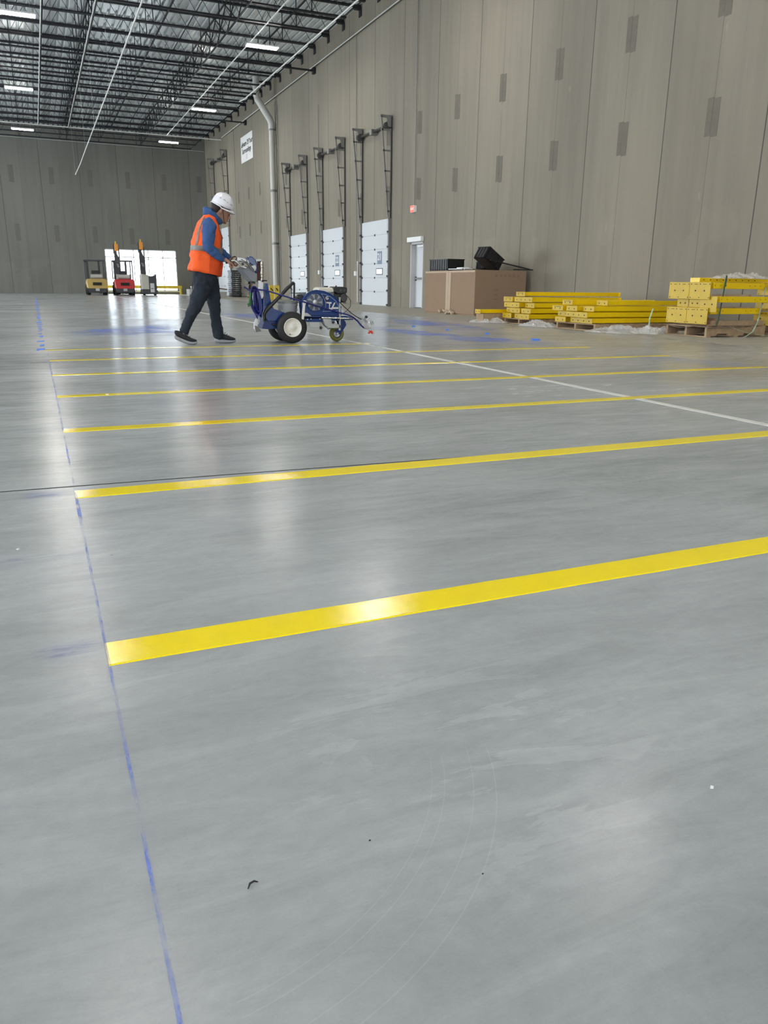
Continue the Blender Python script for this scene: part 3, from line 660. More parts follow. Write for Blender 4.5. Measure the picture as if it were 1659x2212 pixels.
# ------------------------------------------------------------------ cardboard boxes with black bins
PR = mat('faint_box_print', (0.22, 0.15, 0.10), 0.85); TAPEM = mat('clear_packing_tape', (0.45, 0.34, 0.24), 0.35)
def carton(y0, y1, lab, printed):
    r = thing('cardboard_box', (11.6, (y0+y1)/2, 0), lab, 'box')
    B().box((10.80, y0, 0.03), (12.42, y1, 1.20)).build('carton_body', CARD, r, bevel=.012)
    B().box((10.795, y0+.02, 1.14), (10.80, y1-.02, 1.19)).build('top_seam', TAPEM, r)
    B().box((10.79, y0+(0.0 if not printed else y1-y0-.14), 0.04), (10.797, y0+.14 if not printed else y1, 1.19)).build('tape', TAPEM, r)
    p = B()
    if printed:
        for k in range(3): p.box((11.45, y0-.003, .72-.12*k), (12.3, y0-.001, .727-.12*k))
        for k in range(3): p.box((11.40, y0-.003, .66-.12*k), (11.52, y0-.001, .70-.12*k))
        for k in range(6): p.box((11.42+.14*k, y0-.003, 1.02), (11.5+.14*k, y0-.001, 1.09))
        p.box((11.9, y0-.003, .88), (12.15, y0-.001, .885))
    ym = (y0+y1)/2
    for k in range(4): p.box((10.796, ym-.35, 1.06-.05*k), (10.799, ym+.1, 1.065-.05*k))
    p.build('printing', PR, r)
    B().box((10.84, y0+.04, 0), (12.38, y1-.04, .03)).build('base_skid', WOOD, r)
    return r
carton(18.62, 20.10, 'nearer large brown cardboard box with printed lines, carrying tilted black crates', True)
carton(20.11, 21.60, 'farther large brown cardboard box, behind its twin and nearer the exit door', False)
def crate(c, sx, sy, sz, R, lab):
    r = thing('plastic_crate', c, lab, 'crate', 'black plastic crates on the boxes'); c = Vector(c)
    t = .02
    for (o_, h) in (((0,0,-sz+t),(sx,sy,t)), ((sx-t,0,0),(t,sy,sz)), ((-sx+t,0,0),(t,sy,sz)), ((0,sy-t,0),(sx,t,sz)), ((0,-sy+t,0),(sx,t,sz))):
        B().obox(c+R@Vector(o_), h, R).build('panel', DARK, r)
    n = int(sx/.06)
    for s_ in (-1, 1):
        b = B()
        for k in range(n): b.obox(c+R@Vector((-sx+.06+k*2*(sx-.06)/max(1, n-1), s_*sy, 0)), (.012, .014, sz*.95), R)
        b.build('ribs', DARK, r)
        b = B()
        for k in range(int(sy/.06)): b.obox(c+R@Vector((s_*sx, -sy+.06+k*2*(sy-.06)/max(1, int(sy/.06)-1), 0)), (.014, .012, sz*.95), R)
        b.build('ribs', DARK, r)
    B().obox(c+R@Vector((0, 0, sz)), (sx+.015, sy+.015, .012), R).build('rim', DARK, r)
    return r
RZ = lambda a: Matrix.Rotation(math.radians(a), 3, 'Z'); RY = lambda a: Matrix.Rotation(math.radians(a), 3, 'Y'); RX = lambda a: Matrix.Rotation(math.radians(a), 3, 'X')
crate((11.17, 20.95, 1.36), .28, .50, .155, RZ(4), 'black ribbed crate lying level on the farther cardboard box')
crate((11.45, 19.05, 1.50), .30, .24, .16, RZ(8) @ RY(32), 'black crate tipped up at an angle on the nearer box')
crate((11.85, 19.75, 1.325), .22, .33, .09, RZ(-8) @ RY(6), 'low black crate partly hidden behind the tipped one')
for i, (a, c, lab) in enumerate((((10.95, 19.55, 1.235), (11.9, 20.3, 1.235), 'black flat bar lying across the near box top'), ((11.3, 18.72, 1.46), (12.55, 18.70, 1.24), 'black bar slanting down over the right box edge'), ((12.0, 18.64, 1.225), (12.59, 18.60, 1.225), 'short black bar sticking out past the right box edge'))):
    tag(B().bar(a, c, .05, .03).build('plastic_bar', DARK, bevel=.004), lab, 'bar')
b = B(); b.obox((11.05, 19.9, 1.24), (.12, .45, .012), RZ(3)); b.obox((11.05, 19.75, 1.27), (.10, .28, .012), RZ(-12)); tag(b.build('paper_sheet', WHITE), 'white sheet of packing between the two black crates', 'paper')
b = B()
for k in range(9): b.obox((10.74+random.uniform(-.03, .03), 20.1+random.uniform(-.4, .35), .04+random.uniform(0, .06)), (.03, random.uniform(.03, .09), .025), RX(random.uniform(-60, 60)))
tag(b.build('torn_cardboard', TAPEM), 'torn cardboard and wrap at the foot of the seam between the boxes', 'scrap', kind='stuff')
# ------------------------------------------------------------------ pallets with yellow rack beams
def pallet(x0, x1, y0, y1, h, lab):
    r = thing('wooden_pallet', ((x0+x1)/2, (y0+y1)/2, 0), lab, 'pallet')
    ym = (y0+y1)/2
    for y in (y0, ym-.022, y1-.045):
        s_ = B(); w = x1-x0                                  # notched stringer
        pts = [(x0, y, .018), (x0+.16*w, y, .018), (x0+.18*w, y, .055), (x0+.36*w, y, .055), (x0+.38*w, y, .018), (x0+.62*w, y, .018), (x0+.64*w, y, .055), (x0+.82*w, y, .055), (x0+.84*w, y, .018), (x1, y, .018), (x1, y, h-.018), (x0, y, h-.018)]
        s_.prism(pts, (0, .045, 0)).build('stringer', WOOD, r)
    n = max(5, int((x1-x0)/.2))
    for k in range(n):
        x = x0 + (x1-x0-.09)*k/(n-1); B().box((x, y0-.01, h-.018), (x+.09, y1+.01, h)).build('deck_board', WOOD, r)
    for k in range(3):
        x = x0 + (x1-x0-.09)*k/2; B().box((x, y0-.01, 0), (x+.09, y1+.01, .018)).build('bottom_board', WOOD, r)
    return r
def beam(x0, x1, y, z, pw, ph, lab, grp, small=True, lean=0.0, marks=False):
    """yellow rack beam lying along X with its end plate facing the boxes"""
    r = thing('rack_beam', (x0, y, z), lab, 'rack beam', grp)
    bw = pw*.62; yc = y
    b = B(); b.box((x0+.01, yc-bw/2, z+.012), (x1-.01, yc+bw/2, z+ph-.03)); b.box((x0+.01, yc-bw/2, z+ph-.032), (x1-.01, yc+bw*.18, z+ph-.008)); b.build('beam_body', YEL, r, bevel=.004)
    for (x, s_) in ((x0, 1), (x1, -1)):
        p = B().box((x-.006, y-pw/2+.012, z+.004), (x+.006, y+pw/2-.014, z+ph-.006)).build('end_plate', YEL_SHADE if s_ > 0 else YEL, r, bevel=.003)
        if s_ > 0:
            for dy in (-pw*.22, pw*.22): B().cyl((x-.008, y+dy, z+ph*.45), (x-.005, y+dy, z+ph*.45), .012, 8).build('bolt_hole', HOLE, p)
            if marks:
                for j_ in range(5): B().box((x-.0075, y-pw*.3+j_*pw*.13, z+ph*.66), (x-.006, y-pw*.3+j_*pw*.13+pw*.07, z+ph*.76)).build('stencil_mark', HOLE, p)
    return r
pallet(9.44, 11.9, 13.78, 14.92, .115, 'low wooden pallet under the yellow beam stack nearest the cardboard boxes')
W1 = .38; H1 = .112
rows = ['bottom', 'second', 'third', 'fourth']; cols = ['left', 'middle', 'right']
for c_ in range(3):
    for k in range(4):
        y = 14.76 - c_*(W1+.005) + (0.02 if k > 1 else 0); dx = 0.07*math.sin(c_*2.1+k*1.7) + (.03*k if c_ == 0 else 0)
        L = [2.35, 2.2, 2.4, 2.3][k]
        beam(9.40+dx, 9.40+dx+L, y, .115+k*(H1+.002), W1, H1, f'yellow rack beam in the beam stack nearest the boxes, {rows[k]} row, {cols[c_]} column', 'rack beams in the far stack', marks=(k == 3 and c_ == 0))
beam(9.42, 11.93, 14.30, .575, .36, .10, 'single yellow rack beam lying on top of the far beam stack', 'rack beams in the far stack', marks=True)
beam(8.95, 10.6, 15.25, .191, .26, .10, 'yellow beam jutting out left behind the far beam stack', 'rack beams in the far stack')
tag(B().box((9.0, 15.1, .0), (10.4, 15.4, .19)).build('timber_block', WOOD), 'timber spacer under the yellow beam that juts out left', 'timber')
pallet(9.30, 12.0, 11.62, 12.80, .125, 'wooden pallet under the middle stack of yellow beams')
W2 = .36; H2 = .105
for c_ in range(3):
    for k in range(3):
        y = 12.60 - c_*(W2+.012); dx = 0.08*math.sin(c_*1.3+k*2.3)
        beam(9.24+dx, 9.24+dx+[2.35, 2.3, 2.4][k], y, .125+k*(H2+.002), W2, H2, f'yellow rack beam in the middle beam stack, {rows[k]} row, {cols[c_]} column', 'rack beams in the middle stack', marks=(k == 2 and c_ == 0))
beam(9.27, 11.25, 12.45, .447, .34, .10, 'yellow rack beam on top of the middle stack at its left side', 'rack beams in the middle stack', marks=True)
beam(9.60, 11.5, 11.85, .447, .34, .10, 'yellow rack beam on top of the middle stack at its right side', 'rack beams in the middle stack')
pallet(10.02, 11.34, 9.68, 10.60, .175, 'weathered wooden pallet under the nearest stack of big yellow guards')
CARDB = mat('bent_cardboard_sheet', (0.20, 0.15, 0.11), 0.85)
b = B(); n = 12
for k in range(n):
    y = 9.62 + (10.66-9.62)*k/(n-1); y2 = 9.62 + (10.66-9.62)*(k+1)/(n-1)
    if k < n-1:
        z = .178+.02*math.sin(k*.7); z2 = .178+.02*math.sin((k+1)*.7); b.add([(9.98, y, z-.02), (10.9, y, .18), (10.9, y2, .18), (9.98, y2, z2-.02)], [(0, 1, 2, 3)])
tag(b.build('cardboard_sheet', CARDB, thick=.006), 'dark bent cardboard sheet on the nearest pallet under the yellow guards', 'cardboard')
def guard(x0, x1, y0, y1, z0, ph, lab, big=True, rail=True):
    """yellow guard: large bolted end plate, rail box along X, small plate behind"""
    r = thing('rack_guard', ((x0+x1)/2, (y0+y1)/2, z0), lab, 'rack guard', 'yellow rack guards on the nearest pallet')
    p = B().box((x0-.012, y0+.003, z0), (x0, y1-.003, z0+ph)).build('end_plate', YEL_SHADE, r, bevel=.004)
    w = y1-y0
    for dy in (-.22*w, .2*w): B().cyl((x0-.0135, (y0+y1)/2+dy, z0+ph*.50), (x0-.011, (y0+y1)/2+dy, z0+ph*.50), .013, 10).build('bolt_hole', HOLE, p)
    if big:
        for dy in (-.45*w, 0, .42*w):
            for zz in (.10, .88): B().cyl((x0-.0135, (y0+y1)/2+dy, z0+ph*zz), (x0-.011, (y0+y1)/2+dy, z0+ph*zz), .009, 8).build('bolt_hole', HOLE, p)
        for dy in (-.22*w, .2*w): B().box((x0-.0135, (y0+y1)/2+dy-.035, z0+ph*.86), (x0-.011, (y0+y1)/2+dy+.035, z0+ph*.885)).build('slot', HOLE, p)
    if rail:
        z = z0 + ph*.62
        b = B(); b.box((x0+.07, y0+.02, z), (x1, y0+.10, z+.095)); b.build('rail', YEL, r, bevel=.005)
        b = B(); b.box((x0, y0+.06, z0+.02), (x0+.05, y1-.06, z0+ph-.02)); b.build('plate_stiffener', YEL_SHADE, r)
        for x in (x0+.10, x0+.22, x0+.34, x1-.34, x1-.22, x1-.1): B().cyl((x, y0+.018, z+.05), (x, y0+.021, z+.05), .007, 8).build('rail_hole', HOLE, r)
    return r
yA, yM, yB_ = 9.68, 10.135, 10.60
guard(10.0, 11.19, yA, yM, .205, .262, 'big yellow guard of the nearest stack, lower layer, right-hand plate')
guard(10.0, 11.19, yM, yB_, .205, .262, 'big yellow guard of the nearest stack, lower layer, left-hand plate')
guard(10.03, 11.21, 9.54, 9.90, .40, .25, 'yellow guard of the nearest stack, middle layer, right-hand plate', False)
guard(10.07, 11.2, 9.92, 10.18, .468, .13, 'yellow guard of the nearest stack, middle layer, centre plate', False, False)
guard(10.07, 11.2, 10.19, 10.45, .468, .13, 'yellow guard of the nearest stack, middle layer, left-hand plate', False, False)
guard(10.0, 11.21, yA, yM, .60, .272, 'big yellow guard of the nearest stack, top layer, right-hand plate')
guard(10.0, 11.21, yM, yB_, .60, .272, 'big yellow guard of the nearest stack, top layer, left-hand plate')
for (x, z0, z1, lab) in ((10.22, .18, .30, 'lower timber spacer in the nearest guard stack'), (10.6, .395, .475, 'middle timber spacer in the nearest guard stack'), (11.0, .395, .475, 'right timber spacer in the nearest guard stack'), (10.9, .60, .68, 'upper timber spacer under the top guard rails')):
    tag(B().box((x, 9.72, z0), (x+.05, 10.55, z1)).build('timber_spacer', WOOD), lab, 'timber', 'timber spacers between the yellow guards')
tag(B().box((10.12, 9.70, .182), (11.3, 9.80, .262)).build('timber_beam', WOOD), 'long timber beam along the front of the nearest pallet', 'timber')
pallet(11.50, 12.56, 9.3, 10.7, .16, 'wooden pallet at the right edge of the photo against the wall')
for k, (z, lab) in enumerate(((.17, 'lowest'), (.42, 'middle'), (.67, 'topmost'))):
    guard(11.46, 12.45, 9.55, 10.05, z, .225, f'{lab} yellow guard of the stack cut off by the right photo edge')
r = thing('rack_guard', (11.2, 10.5, .875), 'yellow rail with a row of bolt holes lying on top, beneath the plastic', 'rack guard')
B().box((10.46, 10.40, .875), (12.1, 10.62, .95)).build('rail', YEL, r, bevel=.004)
for k in range(9): B().cyl((10.55+k*.15, 10.395, .915), (10.55+k*.15, 10.401, .915), .01, 8).build('bolt_hole', HOLE, r)
STR = mat('pale_green_strapping', (0.33, 0.45, 0.36), 0.35); STRD = mat('dark_green_strapping', (0.06, 0.12, 0.08), 0.3)
def strap(pts, lab, m=STR, w=.022):
    b = B(); n = len(pts)
    for i in range(n-1): b.bar(pts[i], pts[i+1], w, .004)
    tag(b.build('strapping', m), lab, 'strap', 'plastic strapping around the yellow stacks')
strap([(10.27, 9.655, .98), (10.22, 9.655, .28), (10.2, 9.665, .19)], 'dark strap standing upright beside the big yellow plates', STRD, .028)
strap([(10.33, 9.70, .97), (10.32, 9.70, .80)], 'short dark strap end poking up behind the taller one', STRD)
strap([(11.18, 9.655, .80), (11.12, 9.655, .30), (11.10, 9.65, .25)], 'green strap down the right ends of the guard rails')
strap([(11.1, 9.64, .25), (10.85, 9.50, .09), (10.6, 9.42, .012)], 'pale green strap trailing from the rails down to the floor')
strap([(10.45, 9.64, .17), (10.75, 9.55, .08), (11.1, 9.5, .03), (11.35, 9.5, .03)], 'pale green strap curving low across the front of the nearest pallet')
strap([(10.0, 10.95, .42), (9.9, 10.9, .25), (9.72, 10.7, .015)], 'green strap hanging loose between the middle and nearest stacks')
# crumpled plastic wrap
WRAP = mat('milky_plastic_wrap', (0.74, 0.73, 0.71), 0.15, alpha=0.42, bump=0.6, bscale=14)
def wrap(cx, cy, sx, sy, h, lab, seed, rotz=0.0, z0=0.0, peak=None):
    b = B(); nx, ny = 36, 22; vs = []; fs = []; ca, sa = math.cos(rotz), math.sin(rotz)
    for i in range(nx):
        for j in range(ny):
            u = i/(nx-1)*2-1; v = j/(ny-1)*2-1
            e = max(0, 1-u*u)**.5*max(0, 1-v*v)**.5
            nz = mnoise.fractal(Vector((u*2.2*sx/sy*.6+seed, v*2.2, seed*.3)), 0.7, 2.2, 5)
            ridge = 1-abs(mnoise.noise(Vector((u*4*sx/sy*.5+seed*2, v*3.5, 1))))*2
            z = .72*h*max(0.02, e*(0.42+0.55*nz+0.35*ridge*e)); wob = .08*mnoise.noise(Vector((u*3+seed, v*3, 5)))
            X_ = u*sx*(1+wob); Y_ = v*sy*(1+2*wob); vs.append((cx+X_*ca-Y_*sa, cy+X_*sa+Y_*ca, z0+.004+z))
    for i in range(nx-1):
        for j in range(ny-1): fs.append((i*ny+j, (i+1)*ny+j, (i+1)*ny+j+1, i*ny+j+1))
    tag(b.add(vs, fs).build('plastic_wrap', WRAP, smooth=False), lab, 'plastic wrap', 'crumpled clear plastic wrap')
wrap(9.15, 15.05, .42, .22, .17, 'white plastic wrap trailing left of the far beam stack', 1.3, -.9)
wrap(9.22, 13.28, .20, .45, .20, 'white plastic wrap crumpled between the far and middle pallets', 4.1, .15)
wrap(9.45, 11.15, .40, .50, .22, 'big crumple of clear plastic between the middle and nearest stacks', 7.7, .2)
wrap(9.85, 10.80, .35, .25, .20, 'crumpled plastic against the left corner of the nearest pallet', 9.2, .5)
wrap(10.6, 11.2, .7, .22, .14, 'long low plastic wrap behind the foot of the middle stack', 11.2, .1)
wrap(11.25, 10.3, .55, .40, .17, 'dusty plastic sheet draped on top of the yellow guards at right', 13.4, .1, .93)
# ------------------------------------------------------------------ far end: forklifts, guard rail, pallets
FYEL = mat('forklift_tan_yellow', (0.48, 0.33, 0.10), 0.4); FRED = mat('forklift_red', (0.52, 0.03, 0.035), 0.35); FGR = mat('forklift_dark_grey', (0.05, 0.05, 0.055), 0.5)
FBEI = mat('truck_beige', (0.50, 0.48, 0.42), 0.45); ORG = mat('mast_orange', (0.80, 0.30, 0.03), 0.45); TANKM = mat('gas_tank_metal', (0.50, 0.47, 0.44), 0.4, 0.5)
SEAT = mat('seat_vinyl', (0.02, 0.02, 0.022), 0.5)
def forklift(x0, y0, body, lab):
    """seen from behind: counterweight, LP gas bottle, overhead guard, mast beyond"""
    r = thing('forklift', (x0+.65, y0+1, 0), lab, 'forklift'); w = 1.28
    b = B(); b.prism([(x0+.06, y0, .42), (x0+w-.06, y0, .42), (x0+w, y0+.1, .5), (x0+w, y0+.1, .92), (x0+w-.1, y0+.05, 1.02), (x0+.1, y0+.05, 1.02), (x0, y0+.1, .92), (x0, y0+.1, .5)], (0, .62, 0)); cw = b.build('counterweight', body, r, bevel=.03)
    B().box((x0+.38, y0-.012, .62), (x0+.92, y0+.03, .80)).build('grille_recess', HOLE, cw)
    B().prism([(x0+.1, y0+.05, .16), (x0+w-.1, y0+.05, .16), (x0+w-.02, y0+.02, .44), (x0+.02, y0+.02, .44)], (0, .5, 0)).build('lower_counterweight', FGR, r, bevel=.02)
    B().box((x0+.52, y0-.02, .26), (x0+.76, y0+.06, .42)).build('tow_pin_bracket', ZINC, r)
    B().box((x0+.05, y0+.6, .3), (x0+w-.05, y0+2.1, .85)).build('chassis', body, r, bevel=.03)
    B().cyl((x0+.30, y0+.25, 1.17), (x0+1.0, y0+.25, 1.17), .155, 18).build('gas_bottle', TANKM, r, smooth=True)
    B().box((x0+.35, y0+.75, .95), (x0+.93, y0+1.2, 1.1)).build('seat', SEAT, r, bevel=.03); B().box((x0+.38, y0+.66, 1.05), (x0+.9, y0+.78, 1.55)).build('seat_back', SEAT, r, bevel=.04)
    for sx in (.06, w-.06):
        B().tube([(x0+sx, y0+.45, 1.0), (x0+sx, y0+.42, 2.06), (x0+sx, y0+.55, 2.16)], .035, 8).build('guard_post', FGR, r)
        B().tube([(x0+sx, y0+1.75, 1.0), (x0+sx, y0+1.55, 2.16)], .035, 8).build('guard_post', FGR, r)
    B().box((x0+.02, y0+.4, 2.14), (x0+w-.02, y0+1.6, 2.22)).build('guard_roof', FGR, r, bevel=.01)
    for sx in (.2, w-.35): B().box((x0+sx, y0+2.15, .1), (x0+sx+.12, y0+2.3, 2.2)).build('mast_channel', FGR, r)
    for sx in (.30, w-.38): B().box((x0+sx, y0+2.35, .06), (x0+sx+.1, y0+3.4, .1)).build('fork', FGR, r)
    B().box((x0-.06, y0+.4, 2.10), (x0+.02, y0+.48, 2.2)).build('beacon', DARK, r)
    B().tube([(x0+.5, y0+1.45, 1.35), (x0+.64, y0+1.5, 1.42), (x0+.78, y0+1.45, 1.35)], .02, 6).build('steering_wheel', DARK, r)
    for sx in (-.0, w-.22):
        for yy, rr in ((y0+.4, .27), (y0+1.85, .33)):
            B().lathe([(rr*.6, 0), (rr, .02), (rr, .2), (rr*.6, .22)], (x0+sx, yy, rr), (1, 0, 0), 20, True).build('wheel', RUB, r, smooth=True)
    return r
forklift(3.12, 55.5, FYEL, 'tan-yellow forklift at the far wall, leftmost of the parked trucks')
forklift(4.86, 55.5, FRED, 'red forklift parked in front of the bright end-wall glazing')
def reach_truck(x0, y0, lab):
    r = thing('reach_truck', (x0+.5, y0+.6, 0), lab, 'reach truck', 'reach trucks with tall orange-topped masts')
    B().prism([(x0+.02, y0, .38), (x0+.5, y0, .38), (x0+.5, y0, 1.30), (x0+.02, y0, 1.38)], (0, .9, 0)).build('power_unit', FBEI, r, bevel=.03)
    B().prism([(x0+.5, y0, .38), (x0+1.0, y0, .38), (x0+1.0, y0, 1.36), (x0+.96, y0, 1.38), (x0+.88, y0, 1.26), (x0+.6, y0, 1.22), (x0+.5, y0, 1.26)], (0, .8, 0)).build('operator_side', FGR, r, bevel=.02)
    B().prism([(x0, y0-.02, .10), (x0+1.04, y0-.02, .10), (x0+1.04, y0-.02, .32), (x0+.95, y0-.02, .40), (x0+.02, y0-.02, .40)], (0, 1.0, 0)).build('base_skirt', FGR, r, bevel=.03)
    d_ = B().box((x0+.56, y0-.03, .2), (x0+.82, y0-.02, .78)).build('data_plate', mat('pale_data_plate', (.6, .6, .6), .5), r)
    B().box((x0+.60, y0-.036, .42), (x0+.76, y0-.03, .46)).build('plate_print', HOLE, d_)
    for sx in (.08, .78): B().cyl((x0+sx, y0+.2, .11), (x0+sx+.16, y0+.2, .11), .11, 14).build('wheel', RUB, r)
    for sx in (.12, .40): B().box((x0+sx, y0+1.0, .05), (x0+sx+.07, y0+1.14, 3.10)).build('mast_rail', FGR, r)
    B().prism([(x0+.12, y0+.98, 1.3), (x0+.47, y0+.98, 1.3), (x0+.44, y0+.98, 2.4), (x0+.30, y0+.98, 2.75), (x0+.10, y0+.98, 2.9), (x0+.10, y0+.98, 2.2)], (0, .05, 0)).build('mast_panel', FGR, r)
    B().box((x0+.06, y0+.95, 2.75), (x0+.28, y0+1.15, 3.42)).build('mast_top', FGR, r)
    B().box((x0+.14, y0+.90, 2.95), (x0+.38, y0+.96, 3.42)).build('mast_cover', ORG, r, bevel=.02)
    B().box((x0+.2, y0+.92, 3.42), (x0+.28, y0+1.0, 3.6)).build('mast_tip', mat('amber_tip', (.7, .45, .03), .5), r)
    for k in range(3): B().tube([(x0+.2+.05*k, y0+.95, 2.1), (x0+.28+.05*k, y0+.93, 1.85)], .015, 6).build('hydraulic_hose', ZINC, r)
    for sx in (.1, .45): B().box((x0+sx, y0+1.15, .06), (x0+sx+.09, y0+2.2, .1)).build('fork', FGR, r)
    for k in (2.2, ): B().tube([(x0+.45+.06*i, y0+1.1, k+.12*math.sin(i*.42)) for i in range(8)], .02, 6).build('guard_arc', FGR, r)
    return r
rt = reach_truck(6.53, 55.3, 'grey and beige reach truck, rightmost of the parked trucks')
dup(rt, (-1.24, 3.85, 0), 'reach truck standing behind the red forklift, only its tall mast showing')
gr = thing('guard_rail', (7.5, 61.6, 0), 'yellow guard rail in front of the end-wall glazing', 'guard rail')
YR = mat('guard_rail_yellow', (0.85, 0.62, 0.03), 0.4)
B().box((4.7, 61.5, .42), (10.2, 61.7, .62)).build('rail', YR, gr, bevel=.03)
for x in (4.8, 7.45, 10.1): B().box((x-.07, 61.53, 0), (x+.07, 61.67, .62)).build('post', YR, gr)
LATT = mat('black_lattice_plastic', (0.02, 0.02, 0.022), 0.5)
def plastic_pallet(z, jx):
    r = thing('plastic_pallet', (11.55+jx, 50, z), 'black plastic pallet in the tall stack near the dock wall', 'plastic pallet', 'tall stack of black plastic pallets')
    x0, x1, y0, y1 = 11.28+jx, 11.88+jx, 49.5, 50.5
    for (dz) in (0, .085):
        b = B()
        for k in range(6): xx = x0+(x1-x0-.04)*k/5; b.box((xx, y0, z+dz), (xx+.04, y1, z+dz+.018))
        b.box((x0, y0, z+dz), (x1, y0+.05, z+dz+.018)); b.box((x0, y1-.05, z+dz), (x1, y1, z+dz+.018)); b.build('slat_deck', LATT, r)
    for k in range(4):
        xx = x0+(x1-x0-.05)*k/3; B().box((xx, y0, z+.018), (xx+.05, y1, z+.085)).build('leg', LATT, r)
    return r
pp0 = plastic_pallet(.02, 0)
for k in range(1, 13): dup(pp0, (.02*math.sin(k*1.9), 0, .124*k), ordn(k+1) + ' black plastic pallet from the floor in the tall stack near the dock wall')
pp0['label'] = 'lowest black plastic pallet of the tall stack near the dock wall'; del pp0['group']
CREAM = mat('white_stacked_liner', (0.66, 0.65, 0.60), 0.5, var=.06, vscale=3)
for k in range(4):
    r = thing('liner_tote', (12.2, 50.6, .40*k), ['lowest', 'second', 'third', 'topmost'][k] + ' white tote of the pale stack right of the black pallets', 'tote', 'white totes stacked by the wall')
    B().prism([(11.93, 50.2, .40*k+.01), (12.50, 50.2, .40*k+.01), (12.55, 50.2, .40*k+.36), (11.90, 50.2, .40*k+.36)], (0, .9, 0)).build('tote_body', CREAM, r, bevel=.02)
    B().box((11.88, 50.17, .40*k+.34), (12.57, 51.12, .40*k+.39)).build('rim', CREAM, r)
GRT = mat('grey_tote', (0.42, 0.41, 0.39), 0.5)
for k, (x, y, w_, h) in enumerate(((9.95, 50.6, .38, .42), (10.42, 50.5, .40, .40), (10.9, 50.3, .42, .30), (9.6, 52.5, .5, .62))):
    r = thing('grey_tote', (x, y, 0), ['leftmost low grey tote behind the person', 'second low grey tote behind the person', 'low grey tote in front of the black pallets', 'taller grey tote farther back behind the person'][k], 'tote', 'grey totes at the far wall')
    B().prism([(x-w_/2+.02, y, 0), (x+w_/2-.02, y, 0), (x+w_/2, y, h-.05), (x-w_/2, y, h-.05)], (0, .5, 0)).build('tote_body', GRT, r)
    B().box((x-w_/2-.02, y-.02, h-.05), (x+w_/2+.02, y+.52, h)).build('rim', GRT, r)
tag(B().obox((10.75, 50.4, .50), (.38, .22, .03), RY(8)).build('wood_scrap', mat('dark_red_wood', (.14, .05, .03), .7)), 'dark reddish board lying on the low grey totes', 'board')
pallet(11.2, 12.3, 44.3, 45.3, .14, 'brown wooden pallet on the floor left of the yellow posts')
tag(B().obox((11.7, 44.7, .19), (.5, .4, .03), RZ(6)).build('cardboard_scrap', CARD), 'flat brown scrap lying on the pallet by the dock wall', 'cardboard')
for k, x in enumerate((11.33, 11.62)):
    r = thing('bollard', (x, 40.6, 0), ['left', 'right'][k] + ' yellow safety post with black hazard mark behind the machine', 'bollard', 'pair of yellow posts behind the machine')
    B().box((x-.12, 40.55, 0), (x+.12, 40.65, .74)).build('post', mat('bollard_yellow', (.62, .45, .03), .5), r)
    B().prism([(x-.09, 40.54, .60), (x-.02, 40.54, .60), (x+.09, 40.54, .46), (x+.02, 40.54, .46)], (0, .01, 0)).build('hazard_mark', DARK, r)
r = thing('pallet_jack', (8.9, 50, 0), 'small grey hand truck just visible behind the person\'s back leg', 'hand truck')
B().box((8.68, 49.8, .03), (9.05, 50.8, .45)).build('load_base', GRT, r, bevel=.03); B().tube([(8.85, 49.85, .4), (8.95, 49.7, 1.1), (8.98, 49.7, 1.25)], .03, 8).build('handle', DARK, r); B().cyl((8.7, 49.85, .08), (9.0, 49.85, .08), .08, 12).build('wheel', RUB, r)
# ------------------------------------------------------------------ the person walking behind the machine
PY = 10.36                                                    # depth plane of the body's middle
def T(x, y, Y=PY, dy=0.0): p = AY(x, y, Y); return Vector((p.x, Y+dy, p.z))
KX = 0.00587                                                  # metres per traced pixel at that depth
SKIN = mat('skin', (0.33, 0.175, 0.12), 0.55, sss=0.1); HAIR = mat('dark_hair', (0.018, 0.012, 0.009), 0.7, bump=0.5, bscale=150)
HOOD = mat('blue_hoodie_cotton', (0.034, 0.088, 0.235), 0.9, bump=0.9, bscale=7, var=0.15, vscale=6)
JEAN = mat('dark_navy_trousers', (0.009, 0.015, 0.026), 0.85, bump=0.9, bscale=7, var=0.25, vscale=5)
VEST = mat('orange_safety_vest', (0.88, 0.105, 0.010), 0.75, bump=1.0, bscale=6, var=0.06, vscale=6)
VESTM = mat('deep_orange_mesh', (0.62, 0.062, 0.005), 0.8, bump=0.2, bscale=10)
SILV = mat('silver_reflective_tape', (0.15, 0.138, 0.13), 0.4, 0.2)
HELM = mat('white_helmet_shell', (0.74, 0.73, 0.78), 0.22, coat=0.4)
SHOE = mat('black_shoe_mesh', (0.012, 0.013, 0.016), 0.7, bump=0.3, bscale=90); SOLE = mat('grey_foam_sole', (0.30, 0.31, 0.33), 0.6)
per = thing('person', (2.05, PY, 0), 'person in white helmet, orange vest, blue hoodie and dark trousers walking behind the machine', 'person')
